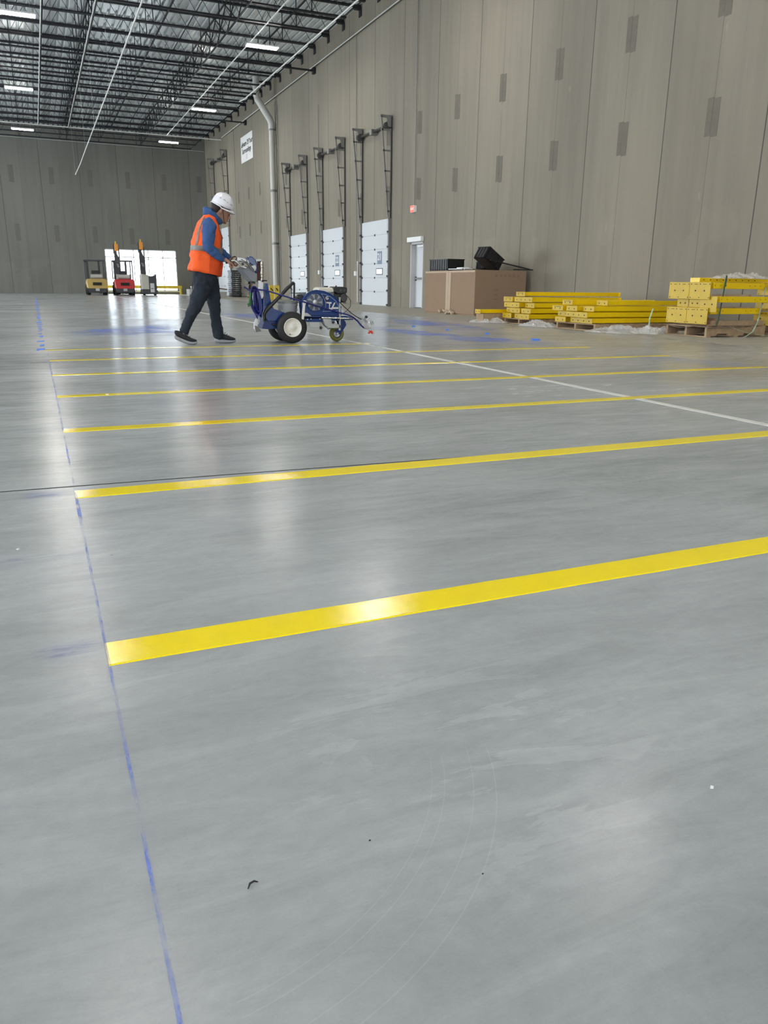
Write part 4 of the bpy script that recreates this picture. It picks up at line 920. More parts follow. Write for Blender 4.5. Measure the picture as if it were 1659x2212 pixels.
# torso levels: back outline, front outline (traced), half width, sleeve side
LV = [((407.5, 584), (476.5, 598), .175), ((410.5, 562), (477.6, 574), .175), ((413, 545), (478, 555), .175), ((416, 527), (478, 536), .18), ((419.5, 509), (477, 516), .19),
      ((424, 492), (473, 499), .20), ((430, 479), (469, 488), .19), ((437, 469), (464, 476), .15), ((443, 463), (460, 468), .10)]
def lev(t, th, sc=1.0, off=0.0):
    i = min(int(t), len(LV)-2); f = t-i
    A = [(LV[i][0][k]*(1-f)+LV[i+1][0][k]*f, LV[i][1][k]*(1-f)+LV[i+1][1][k]*f) for k in (0, 1)]
    hw = LV[i][2]*(1-f)+LV[i+1][2]*f
    a = T(A[0][0], A[1][0]); c = T(A[0][1], A[1][1]); m_ = (a+c)/2; h = (c-a)/2
    cs, sn = math.cos(th), math.sin(th); p = 0.82
    ex = math.copysign(abs(cs)**p, cs); ey = math.copysign(abs(sn)**p, sn)
    d = h*ex*sc + Vector((0, hw*ey*sc, 0))
    if off: d = d + Vector((h.normalized().x*cs, sn, 0)).normalized()*off
    return m_ + d
def shell(t0, t1, nt, th0, th1, nth, sc, off, wr=0.0, seed=0):
    vs = []; fs = []
    for i in range(nt+1):
        t = t0+(t1-t0)*i/nt
        for k in range(nth+1):
            th = th0+(th1-th0)*k/nth
            fold = wr*mnoise.noise(Vector((math.cos(th)*2.2, math.sin(th)*2.2, t*1.3+seed)))*(1.3-t/8)
            vs.append(lev(t, th, sc, off+fold))
    for i in range(nt):
        for k in range(nth): fs.append((i*(nth+1)+k, i*(nth+1)+k+1, (i+1)*(nth+1)+k+1, (i+1)*(nth+1)+k))
    return vs, fs
# vest: closed shell with hem
vs, fs = shell(0, 8, 30, 0, 2*math.pi, 48, 1.0, .008, .022, 2)
vest = B().add(vs, fs).build('vest', VEST, per, smooth=True, thick=.006, wrinkle=(.016, .07))
TH = lambda d: math.radians(d)         # angle 0 = front, 270 = side towards the camera, 180 = back
vs, fs = shell(2.25, 2.85, 3, 0, 2*math.pi, 48, 1.0, .014, .022, 2); B().add(vs, fs).build('reflective_band', SILV, vest, smooth=True)
for th0, th1, nm in ((213, 224, 'back_stripe'), (318, 331, 'front_stripe'), (137, 147, 'back_stripe'), (32, 42, 'front_stripe')):
    vs, fs = shell(2.8, 7.0, 16, TH(th0), TH(th1), 4, 1.0, .014, .022, 2); B().add(vs, fs).build(nm, SILV, vest, smooth=True)
for a, c in ((272, 338), (22, 88)):
    vs, fs = shell(0.03, 2.2, 8, TH(a), TH(c), 10, 1.0, .012, .022, 2); B().add(vs, fs).build('side_panel', VESTM, vest, smooth=True)
# hoodie: torso, both sleeves, neck and folded hood, fused
b = B()
vs, fs = shell(0.8, 8, 20, 0, 2*math.pi, 28, .93, 0); n_ = 29
o_ = len(b.v); b.add(vs, fs); b.f.append(tuple(o_+k for k in range(28))[::-1]); b.f.append(tuple(o_+20*n_+k for k in range(28)))
NY = PY-.175; FY = PY+.165
b.limb([(T(453, 479, NY, .04), .075, .06), (T(452, 490, NY, -.012), .088, .075), (T(450, 508, NY, -.03), .085, .078), (T(448, 524, NY, -.04), .076, .072), (T(450, 535, NY, -.04), .068, .066), (T(460, 545, NY, -.03), .060, .058), (T(472, 553, NY, -.005), .050, .050), (T(481, 558.5, NY, .02), .041, .041), (T(484.5, 560.5, NY, .03), .036, .037)], 24)
b.limb([(T(455, 482, FY, -.04), .07, .06), (T(457, 495, FY), .078, .07), (T(460, 520, FY, .03), .068, .062), (T(466, 535, FY, .03), .058, .055), (T(482, 548, FY), .047, .045), (T(494, 556, FY, -.02), .038, .038)], 20)
b.limb([(T(452, 474), .085, .125), (T(459, 473), .065, .10), (T(467, 475), .055, .09), (T(475, 479), .038, .07)], 20)
hd = b.build('hoodie', HOOD, per, remesh=.010, smoothit=2, wrinkle=(.034, .075))
b = B()   # the hood lying folded on the back of the neck
b.limb([(T(441.5, 449, PY), .018, .055), (T(444, 453, PY), .040, .10), (T(450, 459, PY), .052, .125), (T(459, 466, PY), .050, .12), (T(468, 474, PY), .040, .10), (T(475.5, 481, PY), .024, .06)], 24)
b.limb([(T(443, 460, PY), .030, .09), (T(452, 467, PY), .045, .12), (T(464, 475, PY), .038, .11)], 20)
b.build('hood', HOOD, hd, remesh=.008, smoothit=2, wrinkle=(.022, .05))
for y_ in (-.05, .05): B().tube([T(474, 482, PY, y_), T(475.5, 492, PY, y_), T(475.8, 505, PY, y_)], .003, 6).build('drawstring', SILV, hd)
# trousers
b = B()
b.limb([(T(441, 583), .155, .155), (T(442, 594), .150, .165), (T(443, 606), .140, .17)], 28)
b.limb([(T(437, 598, PY-.085), .115, .095), (T(436, 620, PY-.09), .118, .095), (T(430, 640, PY-.09), .106, .085), (T(425, 655, PY-.09), .092, .078), (T(415, 675, PY-.09), .076, .072), (T(407, 693, PY-.09), .068, .066), (T(400.5, 708, PY-.09), .062, .060), (T(398.5, 715, PY-.09), .060, .058)], 26)
b.limb([(T(451, 600, PY+.085), .110, .095), (T(457, 622, PY+.085), .104, .092), (T(461, 642, PY+.085), .090, .08), (T(463, 660, PY+.085), .080, .074), (T(465, 680, PY+.085), .072, .068), (T(468, 700, PY+.085), .070, .066), (T(472, 722, PY+.085), .072, .066), (T(473, 726.5, PY+.085), .072, .066)], 26)
b.build('trousers', JEAN, per, remesh=.010, smoothit=2, wrinkle=(.040, .085))
# body: one continuous figure (head, neck, trunk, arms with hands, legs)
HC = T(479.5, 447); HF = Vector((.935, 0, -.355)); HU = Vector((.355, 0, .935)); SY = Vector((0, 1, 0))
def H(f, s, u): return HC + HF*f + SY*s + HU*u
b = B(); secs = [(-.182, .055, .092, .022), (-.165, .02, .108, .042), (-.145, -.01, .112, .052), (-.12, -.05, .112, .060), (-.09, -.09, .112, .068), (-.06, -.11, .116, .073), (-.03, -.12, .116, .077), (.01, -.122, .112, .078), (.05, -.11, .10, .074), (.09, -.08, .07, .058), (.115, -.03, .03, .02)]
vs = []; fs = []; n = 28
for (u, bk, ft, hw) in secs:
    for k in range(n):
        th = 2*math.pi*k/n; vs.append(H((bk+ft)/2+(ft-bk)/2*math.cos(th), hw*math.sin(th), u))
for i in range(len(secs)-1):
    for k in range(n): fs.append((i*n+k, i*n+(k+1)%n, (i+1)*n+(k+1)%n, (i+1)*n+k))
fs += [tuple(range(n))[::-1], tuple((len(secs)-1)*n+k for k in range(n))]; b.add(vs, fs)
b.limb([(H(.106, 0, -.045), .009, .010), (H(.120, 0, -.07), .013, .014), (H(.132, 0, -.092), .015, .017), (H(.118, 0, -.104), .010, .016)], 12)     # nose
b.limb([(H(.108, -.02, -.128), .008, .01), (H(.116, 0, -.126), .010, .012), (H(.108, .02, -.128), .008, .01)], 10, Vector((0, 0, 1)))   # lips
b.ball(H(.094, 0, -.160), (.022, .026, .02)); b.ball(H(.106, -.03, -.042), (.014, .022, .010)); b.ball(H(.106, .03, -.042), (.014, .022, .010))
for s_ in (-1, 1):
    b.limb([(H(-.005, s_*.076, -.095), .010, .008), (H(-.012, s_*.084, -.07), .017, .009), (H(-.010, s_*.086, -.048), .017, .010), (H(-.002, s_*.080, -.034), .010, .008)], 12)
b.limb([(H(-.02, 0, -.07), .062, .06), (H(-.045, 0, -.14), .060, .062), (T(462, 480), .065, .07), (T(452, 500), .10, .13), (T(448, 540), .11, .13), (T(445, 585), .11, .13), (T(443, 605), .10, .13)], 22)
b.limb([(T(453, 482, NY, .03), .05, .045), (T(450, 505, NY, -.03), .05, .05), (T(450, 533, NY, -.04), .042, .042), (T(470, 551, NY, 0), .036, .036), (T(482, 559, NY, .02), .028, .030), (T(486.5, 561.2, NY, .03), .026, .030)], 18)
b.limb([(T(455, 484, FY, -.03), .05, .045), (T(460, 520, FY, .03), .045, .045), (T(466, 535, FY, .03), .04, .04), (T(482, 549, FY), .032, .032), (T(497, 558, FY, -.02), .026, .028)], 18)
for (pts) in (((437, 600, -.085), (430, 640, -.09), (415, 675, -.09), (400, 708, -.09), (397, 720, -.09)), ((451, 600, .085), (461, 642, .085), (465, 680, .085), (471, 715, .085), (472, 730, .085))):
    b.limb([(T(p[0], p[1], PY+p[2]), r_, r_) for p, r_ in zip(pts, (.08, .065, .05, .042, .038))], 18)
# hands: palm, four curled fingers and a thumb closed round the grip
def hand(px_, py_, Y, s, rs):
    W = T(px_, py_, Y)
    f = Vector((.86, 0, -.50)).normalized(); d = Vector((-.50, 0, -.86)).normalized()                # f towards the knuckles, d palm side down
    b.limb([(W, .026, .030), (W+f*.03, .024, .036), (W+f*.065, .020, .043), (W+f*.088, .016, .042)], 18)
    for k, L in enumerate((.92, 1.0, .95, .78)):
        o = SY*(s*(-.032+.0215*k)); K = W+f*.085+o
        pts = [K, K+(f*.030+d*.010)*L, K+(f*.036+d*.036)*L, K+(f*.012+d*.050)*L, K+(f*-.006+d*.042)*L]
        b.tube(pts, [.0098, .0092, .0088, .0082, .006], 10)
    Tm = W+f*.028+SY*(s*-.030)
    b.tube([Tm, Tm+f*.026+SY*(s*-.012)+d*.016, Tm+f*.050+SY*(s*-.006)+d*.030, Tm+f*.064+d*.040+SY*(s*.008)], [.013, .0115, .0105, .008], 10)
hand(486.5, 561.5, NY+.03, 1, 0); hand(497, 558.5, FY-.02, -1, 0)
body = b.build('body', SKIN, per, remesh=.0055, smoothit=1)
EYE = mat('dark_eye', (.01, .008, .006), .2)
for s_ in (-1, 1):
    B().ball(H(.110, s_*.031, -.058), (.007, .011, .005)).build('eye', EYE, per); B().tube([H(.112, s_*.016, -.044), H(.114, s_*.030, -.040), H(.102, s_*.048, -.044)], .0035, 6).build('eyebrow', HAIR, per)
b = B(); vs = []; fs = []
secs = [(-.100, -.112, -.03, .074), (-.07, -.124, -.012, .081), (-.035, -.132, .03, .084), (.01, -.132, .09, .084), (.05, -.12, .09, .08)]
for (u, bk, ft, hw) in secs:
    for k in range(n):
        th = 2*math.pi*k/n; vs.append(H((bk+ft)/2+(ft-bk)/2*math.cos(th), hw*math.sin(th), u))
for i in range(len(secs)-1):
    for k in range(n): fs.append((i*n+k, i*n+(k+1)%n, (i+1)*n+(k+1)%n, (i+1)*n+k))
fs += [tuple(range(n))[::-1], tuple((len(secs)-1)*n+k for k in range(n))]
b.add(vs, fs).build('hair', HAIR, per, smooth=True)
# helmet
b = B(); vs = []; fs = []; na, nb = 40, 14
for j in range(nb+1):
    ph = (math.pi/2)*j/nb
    for k in range(na):
        th = 2*math.pi*k/na; fx = .143*math.cos(th)*math.cos(ph)**.85; sy_ = .118*math.sin(th)*math.cos(ph)**.85
        dip = -.012*math.cos(2*th)*(1-j/nb)*(-1); ridge = .006*(abs(math.sin(th)) > .0)*(math.cos(6*th) > .6)*math.sin(ph*2)
        vs.append(H(fx, sy_, .172*math.sin(ph)+(dip if j == 0 else 0)+ridge))
for j in range(nb):
    for k in range(na): fs.append((j*na+k, j*na+(k+1)%na, (j+1)*na+(k+1)%na, (j+1)*na+k))
b.add(vs, fs); hm = b.build('hard_hat', HELM, per, smooth=True, thick=.005)
b = B(); vs = []; fs = []
for k in range(na):
    th = 2*math.pi*k/na; front = max(0, math.cos(th)); side = abs(math.sin(th))
    for (e, dz) in ((0, .004), (.010+.032*front**2, -.010-.016*front+.0)):
        vs.append(H((.143+e)*math.cos(th), (.118+e*.7)*math.sin(th), dz-.018*side*(1 if math.cos(th) > -.2 else .3)+.012*math.cos(2*th)))
for k in range(na): fs.append((2*k, 2*((k+1)%na), 2*((k+1)%na)+1, 2*k+1))
b.add(vs, fs).build('brim', HELM, hm, smooth=True, thick=.004)
GREYL = mat('grey_lettering', (.22, .22, .25), .5)
for k in range(4): B().tube([H(-.075+.16*t_/10, -.118*math.sqrt(max(0, 1-((-.075+.16*t_/10)/.143)**2))*.905-.004, .080-.030*(t_/10)+.004*(k % 2)) for t_ in range(k*3, k*3+2+(k % 2))], .0035, 5).build('helmet_lettering', GREYL, hm)
B().tube([H(.0, -.084, -.02), H(.035, -.074, -.10), H(.075, -.045, -.168), H(.085, 0, -.178)], .004, 6).build('chin_strap', DARK, hm)
# shoes
def shoe(hx, hy, tx, ty, Y, heel_up, nm):
    s_ = thing_part = None
    g0 = T(hx, hy, Y); L = .292; z0 = 0.0
    def prof(rise):
        return [(-.145, .018+rise*1.0), (-.10, .004+rise*.80), (-.04, .0+rise*.45), (.02, 0+rise*.12), (.07, 0), (.11, .003), (.145, .022)]
    # sole loft
    cx = T((hx+tx)/2, 740, Y).x
    def sec(u, z, h, w):
        return [(cx+u, Y+w*math.cos(a), z+h*(.5+.5*math.copysign(abs(math.sin(a))**.6, math.sin(a)))) for a in [2*math.pi*k/16 for k in range(16)]]
    def loft(rows):
        vs = [p for r_ in rows for p in sec(*r_)]; fs = []
        for i in range(len(rows)-1):
            for k in range(16): fs.append((i*16+k, i*16+(k+1)%16, (i+1)*16+(k+1)%16, (i+1)*16+k))
        fs += [tuple(range(16))[::-1], tuple((len(rows)-1)*16+k for k in range(16))]; return B().add(vs, fs)
    P = prof(heel_up); wd = (.030, .040, .038, .040, .048, .046, .024)
    sole_t = (.058, .056, .050, .044, .040, .036, .026)
    r_ = loft([(p[0]*1.03, p[1], t_, w_) for p, w_, t_ in zip(P, wd, sole_t)])
    up = (.05, .080, .09, .070, .052, .040, .018); tilt = (0, .0, 0, 0, 0, 0, 0)
    u_ = loft([(p[0]*.97+(-.0), p[1]+t_-.006, h_, w_*.88) for p, w_, t_, h_ in zip(P, wd, sole_t, up)])
    sh = u_.build('shoe', SHOE, per, smooth=True, sub=2); r_.build('sole', SOLE, sh, smooth=True, sub=1)
    for k in range(3): B().tube([(cx+.0+.022*k, Y-.028, .125-.018*k+heel_up*(.30-.1*k)), (cx+.012+.022*k, Y, .138-.018*k+heel_up*(.30-.1*k)), (cx+.0+.022*k, Y+.028, .125-.018*k+heel_up*(.30-.1*k))], .003, 5).build('lace', DARK, sh)
shoe(375.4, 733, 428.6, 745, PY-.10, .062, 'near'); shoe(461, 741, 512.5, 741, PY+.08, .0, 'far')
B().limb([(T(397, 713, PY-.09), .042, .040), (T(396, 722, PY-.09), .042, .040)], 14).build('sock', mat('grey_sock', (.25, .22, .20), .9), per)
# ------------------------------------------------------------------ the line-striping machine
MY = 10.38; N_ = MY-.22; F_ = MY+.26
ms = thing('striping_machine', (3.2, MY, 0), 'blue wheeled floor line-striping machine with white-rimmed tyres pushed by the person', 'striping machine')
def Q(x, y, Y=MY): p = AY(x, y, Y); return Vector((p.x, Y, p.z))
def wheel(c, R_, w, rim, lab, tm, rm):
    t_ = B().lathe([(R_*.56, -w/2), (R_*.80, -w/2-.004), (R_*.95, -w*.36), (R_, -w*.18), (R_, w*.18), (R_*.95, w*.36), (R_*.80, w/2+.004), (R_*.56, w/2), (R_*.56, -w/2)], c, (0, 1, 0), 44).build('wheel', tm, ms, smooth=True)
    B().lathe([(R_*.60, -w/2-.002), (R_*.57, -w/2-.008), (R_*.53, -w/2+.004), (R_*.44, -w/2+.022), (R_*.30, -w/2+.026), (R_*.16, -w/2+.020), (R_*.15, -w/2-.006), (R_*.05, -w/2-.010), (.0005, -w/2-.010)], c, (0, 1, 0), 40).build('rim', rm, t_, smooth=True)
    B().lathe([(R_*.56, w/2), (R_*.5, w/2-.01), (R_*.2, w/2-.02), (.001, w/2-.02)], c, (0, 1, 0), 32).build('rim', rm, t_, smooth=True)
    return t_
RIMW = mat('cream_white_rim', (0.72, 0.70, 0.64), 0.35)
c1 = Q(630.5, 706, N_); c1.z = .207; wn = wheel(c1, .207, .085, .1, '', RUB, RIMW); c2 = Vector((c1.x+.02, F_+.05, .207)); wheel(c2, .207, .085, .1, '', RUB, RIMW)
B().cyl(c1+Vector((-.04, -.052, -.085)), c1+Vector((-.04, -.030, -.085)), .006, 8).build('valve_stem', RUB, wn)
B().cyl((c1.x, N_, .207), (c2.x, F_, .207), .016, 12).build('axle', ZINC, ms)
OLV = mat('olive_caster_tyre', (0.14, 0.14, 0.02), 0.6)
cc = Q(727, 718.5, MY); cc.z = .107; cw_ = wheel(cc, .107, .05, .05, '', OLV, ZINC)
B().cyl(cc+Vector((0, -.045, 0)), cc+Vector((0, .045, 0)), .016, 12).build('hub_bolt', ZINC, ms)
fk = [Q(744, 694), Q(737, 688), Q(728, 692), Q(733, 706), Q(723, 716), Q(724, 723), Q(732, 722), Q(741, 710), Q(746, 702)]
for dy in (-.042, .034): B().prism([p+Vector((0, dy, 0)) for p in fk], (0, .008, 0)).build('caster_fork', BLUE, ms, bevel=.002)
# chassis
for dy in (-.17, .17): B().prism([Q(659, 680.5, MY)+Vector((0, dy, 0)), Q(738, 681.5, MY)+Vector((0, dy, 0)), Q(754, 685.5, MY)+Vector((0, dy, 0)), Q(754, 690, MY)+Vector((0, dy, 0)), Q(697, 692, MY)+Vector((0, dy, 0)), Q(692, 694.5, MY)+Vector((0, dy, 0)), Q(600, 694, MY)+Vector((0, dy, 0)), Q(600, 682, MY)+Vector((0, dy, 0))], (0, .03, 0)).build('chassis_rail', BLUE, ms, bevel=.003)
B().prism([Q(600, 684)+Vector((0, -.17, 0)), Q(752, 685)+Vector((0, -.17, 0)), Q(752, 687)+Vector((0, -.17, 0)), Q(600, 687)+Vector((0, -.17, 0))], (0, .36, 0)).build('deck_plate', BLUE, ms)
for (x, y) in ((671.5, 689), (690.5, 689), (664, 690), (700, 688.5)): q = Q(x, y, MY-.175); B().cyl(q, q+Vector((0, -.008, 0)), .008, 10).build('bolt', CHROME, ms)
for (a, c, Y) in ((('n'), [(566, 659), (607, 675), (612, 684), (600, 692), (572, 692), (562, 676)], -.16), (('f'), [(566, 659), (607, 675), (612, 684), (600, 692), (572, 692), (562, 676)], .14)):
    B().prism([Q(x, y)+Vector((0, Y, 0)) for x, y in c], (0, .015, 0)).build('rear_side_plate', BLUE, ms, bevel=.003)
B().prism([Q(x, y)+Vector((0, -.13, 0)) for x, y in ((567, 686), (598, 687), (599, 708), (590, 709), (573, 710), (560.5, 709), (563, 700))], (0, .26, 0)).build('rear_lower_box', mat('deep_blue_enamel', (0.003, 0.022, 0.12), 0.35), ms, bevel=.004)
B().prism([Q(x, y)+Vector((0, -.10, 0)) for x, y in ((568.5, 612), (574, 612), (582, 656), (592, 676), (566, 676), (567, 640))], (0, .05, 0)).build('upright_column', BLUE, ms, bevel=.004)
B().prism([Q(x, y)+Vector((0, .12, 0)) for x, y in ((568.5, 612), (574, 612), (582, 656), (592, 676), (566, 676), (567, 640))], (0, .03, 0)).build('upright_column', BLUE, ms, bevel=.004)
for k in range(4): B().cyl(Q(588+k*3, 700+k*4, N_+.06+k*.05), Q(610+k*3, 706+k*2, N_+.06+k*.05), .012, 8).build('cable_bundle', DARK, ms)
# belt guard (large blue housing with round grille)
import math as _m
def arc_pts(cx_, cy_, rx, ry, a0, a1, n): return [(cx_+rx*_m.cos(_m.radians(a0+(a1-a0)*k/n)), cy_-ry*_m.sin(_m.radians(a0+(a1-a0)*k/n))) for k in range(n+1)]
out = [(654, 681.5)] + arc_pts(685, 660, 33, 33, 195, 90, 12) + [(700, 629.5), (713, 635), (724, 642.5), (732, 652), (737, 665), (738, 681.5)]
gp = [Q(x, y, N_+.03) for x, y in out]
gd = B().prism(gp, (0, .13, 0)).build('belt_guard', BLUE, ms, bevel=.008)
lip = [Q(x, y, N_+.022) for x, y in arc_pts(685, 660, 33, 33, 190, 90, 12) + [(700, 629.5), (713, 635), (724, 642.5), (732, 652), (737, 665)]]
B().tube(lip, .007, 8).build('guard_lip', BLUE, gd, smooth=True)
gc = Q(680.5, 653, N_+.028)
GRI = mat('fan_backing_grey', (0.085, 0.10, 0.14), 0.4)  # blue-grey of the flat disc behind the fan blades
B().lathe([(.125, 0), (.125, -.006), (.118, -.010), (.114, -.003)], gc, (0, 1, 0), 36).build('grille_ring', BLUE, gd, smooth=True)
B().lathe([(.116, -.002), (.0005, -.002)], gc, (0, 1, 0), 36).build('fan_backing', GRI, gd)
fan = B()
for k in range(7):
    a = 2*math.pi*k/7; fan.prism([gc+Vector((.035*math.cos(a), -.004, .035*math.sin(a))), gc+Vector((.10*math.cos(a-.18), -.004, .10*math.sin(a-.18))), gc+Vector((.105*math.cos(a+.18), -.004, .105*math.sin(a+.18)))], (0, -.004, 0))
fan.build('fan_blades', mat('fan_metal', (0.30, 0.32, 0.34), 0.3, 0.6), gd)
B().lathe([(.036, 0), (.034, -.014), (.02, -.02), (.0005, -.02)], gc, (0, 1, 0), 20).build('fan_hub', ZINC, gd, smooth=True)
for a in (20, 70, 115, 160, 205, 250, 300, 345): q = gc+Vector((.108*math.cos(math.radians(a)), -.006, .108*math.sin(math.radians(a)))); B().cyl(q, q+Vector((0, -.006, 0)), .006, 8).build('screw', CHROME, gd)
PALE = mat('pale_blue_decal', (0.42, 0.50, 0.66), 0.4); DDEC = mat('dark_navy_decal', (0.006, 0.010, 0.05), 0.35)
dd = B().prism([Q(x, y, N_+.022) for x, y in ((694.5, 635), (709, 642), (710, 652), (702, 655), (700, 645))], (0, .003, 0)).build('decal_panel', DDEC, gd)
B().tube([Q(x, y, N_+.020) for x, y in ((694, 634.5), (702, 636), (714, 641), (725, 650), (731, 661), (732, 671), (697, 673), (703, 664), (704, 655), (700, 644), (694, 634.5))], .0022, 6).build('decal_outline', PALE, gd)
text('G', .055, Q(706.5, 644, N_+.018), '-Y', WHITE, gd, 'emblem', .001)
sil = mat('silver_decal', (.62, .60, .62), .3, .3)
B().prism([Q(x, y, N_+.018) for x, y in ((704, 652.5), (716.5, 652.5), (716, 656), (713.5, 656), (712, 665), (716, 665), (722, 653.5), (724.8, 653.5), (717.5, 669), (710.5, 669), (711, 656), (706, 655))], (0, .003, 0)).build('emblem_v', sil, gd)
B().prism([Q(x, y, N_+.018) for x, y in ((720, 663.5), (731, 663.5), (731.3, 667.5), (718.5, 667.5))], (0, .003, 0)).build('model_plate', sil, gd)
# engine
ES = MY+.04
B().prism([Q(x, y, ES-.13) for x, y in ((687, 631), (688, 624), (692, 620.5), (717, 621), (721, 624), (722, 631.5))], (0, .24, 0)).build('fuel_tank', mat('cream_fuel_tank', (0.70, 0.66, 0.54), 0.4), ms, bevel=.012)
B().cyl(Q(703, 620.5, ES), Q(703, 617.5, ES), .035, 16).build('fuel_cap', DARK, ms)
B().prism([Q(x, y, ES-.15) for x, y in ((721, 621), (724, 619), (744, 619.5), (750, 622), (750, 632), (741, 634.5), (730, 634.5), (722, 630))], (0, .2, 0)).build('air_cleaner', DARK, ms, bevel=.008)
for x in (733.5, 741.5): B().prism([Q(x, 625, ES-.155), Q(x+5, 625, ES-.155), Q(x+5, 630, ES-.155), Q(x, 630, ES-.155)], (0, .006, 0)).build('filter_window', mat('grey_black_plastic', (.05, .05, .055), .5), ms)
B().cyl(Q(726, 619, ES-.1), Q(726, 616.8, ES-.1), .012, 10).build('knob', DARK, ms)
B().prism([Q(x, y, ES-.12) for x, y in ((722, 634), (742, 634), (745, 642), (744, 650), (738, 655), (724, 655))], (0, .22, 0)).build('engine_block', DARK, ms, bevel=.01)
B().lathe([(.001, -.03), (.05, -.03), (.062, -.01), (.062, .03)], Q(741, 643, ES-.12), (0, 1, 0), 20).build('recoil_cover', TRACKD, ms, smooth=True)
B().prism([Q(x, y, ES-.10) for x, y in ((650, 632), (688, 631), (722, 632), (722, 650), (700, 655), (650, 655))], (0, .22, 0)).build('engine_base', mat('grey_casting', (.20, .21, .20), .5, .4), ms)
B().prism([Q(x, y, N_+.01) for x, y in ((732.5, 642), (735.5, 642), (736, 713.5), (733, 713.5))], (0, .02, 0)).build('front_post', ZINC, ms)
B().cyl(Q(694, 686.5, N_), Q(768, 688, N_), .010, 10).build('gun_arm_rod', CHROME, ms)
B().cyl(Q(735, 688, N_), Q(735, 688, F_-.1), .012, 10).build('cross_tube', ZINC, ms)
B().prism([Q(x, y, N_+.01) for x, y in ((697, 688), (715, 689), (720, 697), (736, 702), (736, 709), (712, 709), (702, 703))], (0, .06, 0)).build('gun_bracket', ZINC, ms, bevel=.003)
B().prism([Q(x, y, N_+.03) for x, y in ((668, 696), (690, 696), (691, 706), (671, 707))], (0, .01, 0)).build('front_flag_plate', ZINC, ms)
for (x, y) in ((693, 708), (720, 696), (731, 690)):
    b = B()
    for a in (0, 72, 144, 216, 288): b.tube([Q(x, y, N_), Q(x, y, N_)+Vector((.022*math.cos(math.radians(a)), -.004, .022*math.sin(math.radians(a))))], [.010, .007], 8)
    b.build('star_knob', DARK, ms)
B().tube([Q(693, 693, N_), Q(699, 702, N_-.01), Q(709, 711, N_), Q(716, 708, N_+.02)], .005, 6).build('control_cable', RUB, ms)
# paint bucket with lid
PAIL = mat('grey_translucent_pail', (0.34, 0.35, 0.36), 0.35); pc = Q(621, 670, MY+.02); top = Q(621, 640, MY).z
B().lathe([(.001, 0), (.118, 0), (.135, top-pc.z-.03), (.143, top-pc.z-.03), (.143, top-pc.z-.015), (.136, top-pc.z-.012), (.136, top-pc.z)], (pc.x, pc.y, pc.z-.09), (0, 0, 1), 32).build('paint_pail', PAIL, ms, smooth=True)
B().lathe([(.146, 0), (.146, .022), (.13, .034), (.05, .040), (.001, .040)], (pc.x, pc.y, top-.09), (0, 0, 1), 32).build('pail_lid', mat('grey_pail_lid', (.20, .21, .21), .5), ms, smooth=True)
B().tube([(pc.x+.14*math.cos(a*.35+.1), pc.y-.14*abs(math.sin(a*.35+.1))**.5, top-.12-.10*math.sin(a*.35)) for a in range(9)], .004, 6).build('pail_handle', ZINC, ms)
B().box(Q(628, 634, MY-.05), Q(644, 632.5, MY+.05)).build('lid_clip', DARK, ms)
# black hose boom and its drop
B().tube([Q(570, 694, N_+.06), Q(570, 678, N_+.06), Q(576, 669, N_+.05), Q(600, 645, N_+.05), Q(620, 623, N_+.06), Q(633, 611, N_+.08)], [.024, .027, .027, .024, .024, .020], 14).build('suction_tube', mat('black_grip_tube', (.014, .013, .014), .4), ms, smooth=True)
B().tube([Q(633, 610, N_+.08), Q(635.5, 612, N_+.09), Q(635.5, 633, N_+.11), Q(635, 652, N_+.2)], .014, 10).build('suction_drop', TRACKD, ms, smooth=True)
# hose holder paddle and the long blue hose
B().prism([Q(x, y, N_-.06) for x, y in ((654.5, 652), (655.5, 649.5), (659, 648.7), (662, 650.5), (662, 654), (659.5, 660), (658.5, 675), (656.5, 691), (652.3, 689), (653, 675), (654.5, 662))], (0, .02, 0)).build('hose_paddle', RIMW, ms, bevel=.003)
B().tube([Q(527, 620, N_+.0), Q(540, 627, N_-.01), Q(556, 625, N_), Q(577, 628, N_-.02), Q(609, 638, N_-.05), Q(640, 647.5, N_-.07), Q(658, 652.5, N_-.075), Q(684, 661, N_-.05), Q(712, 669, N_-.03), Q(733, 675.5, N_-.03), Q(750, 679.5, N_-.03), Q(762, 685, N_-.03), Q(773, 694, N_-.02), Q(780, 703, N_), Q(786, 708, N_)], .0105, 10).build('spray_hose', HOSE, ms, smooth=True)
B().tube([Q(733, 652, N_), Q(745, 664, N_-.01), Q(757, 675, N_-.01), Q(768, 683, N_), Q(781, 690, N_+.03)], .006, 8).build('throttle_cable', RUB, ms, smooth=True)
B().tube([Q(744, 636, N_+.02), Q(752, 641, N_), Q(757.5, 650, N_), Q(757, 662, N_), Q(750, 671, N_), Q(741, 677, N_)], .004, 8).build('ignition_cable', RUB, ms, smooth=True)
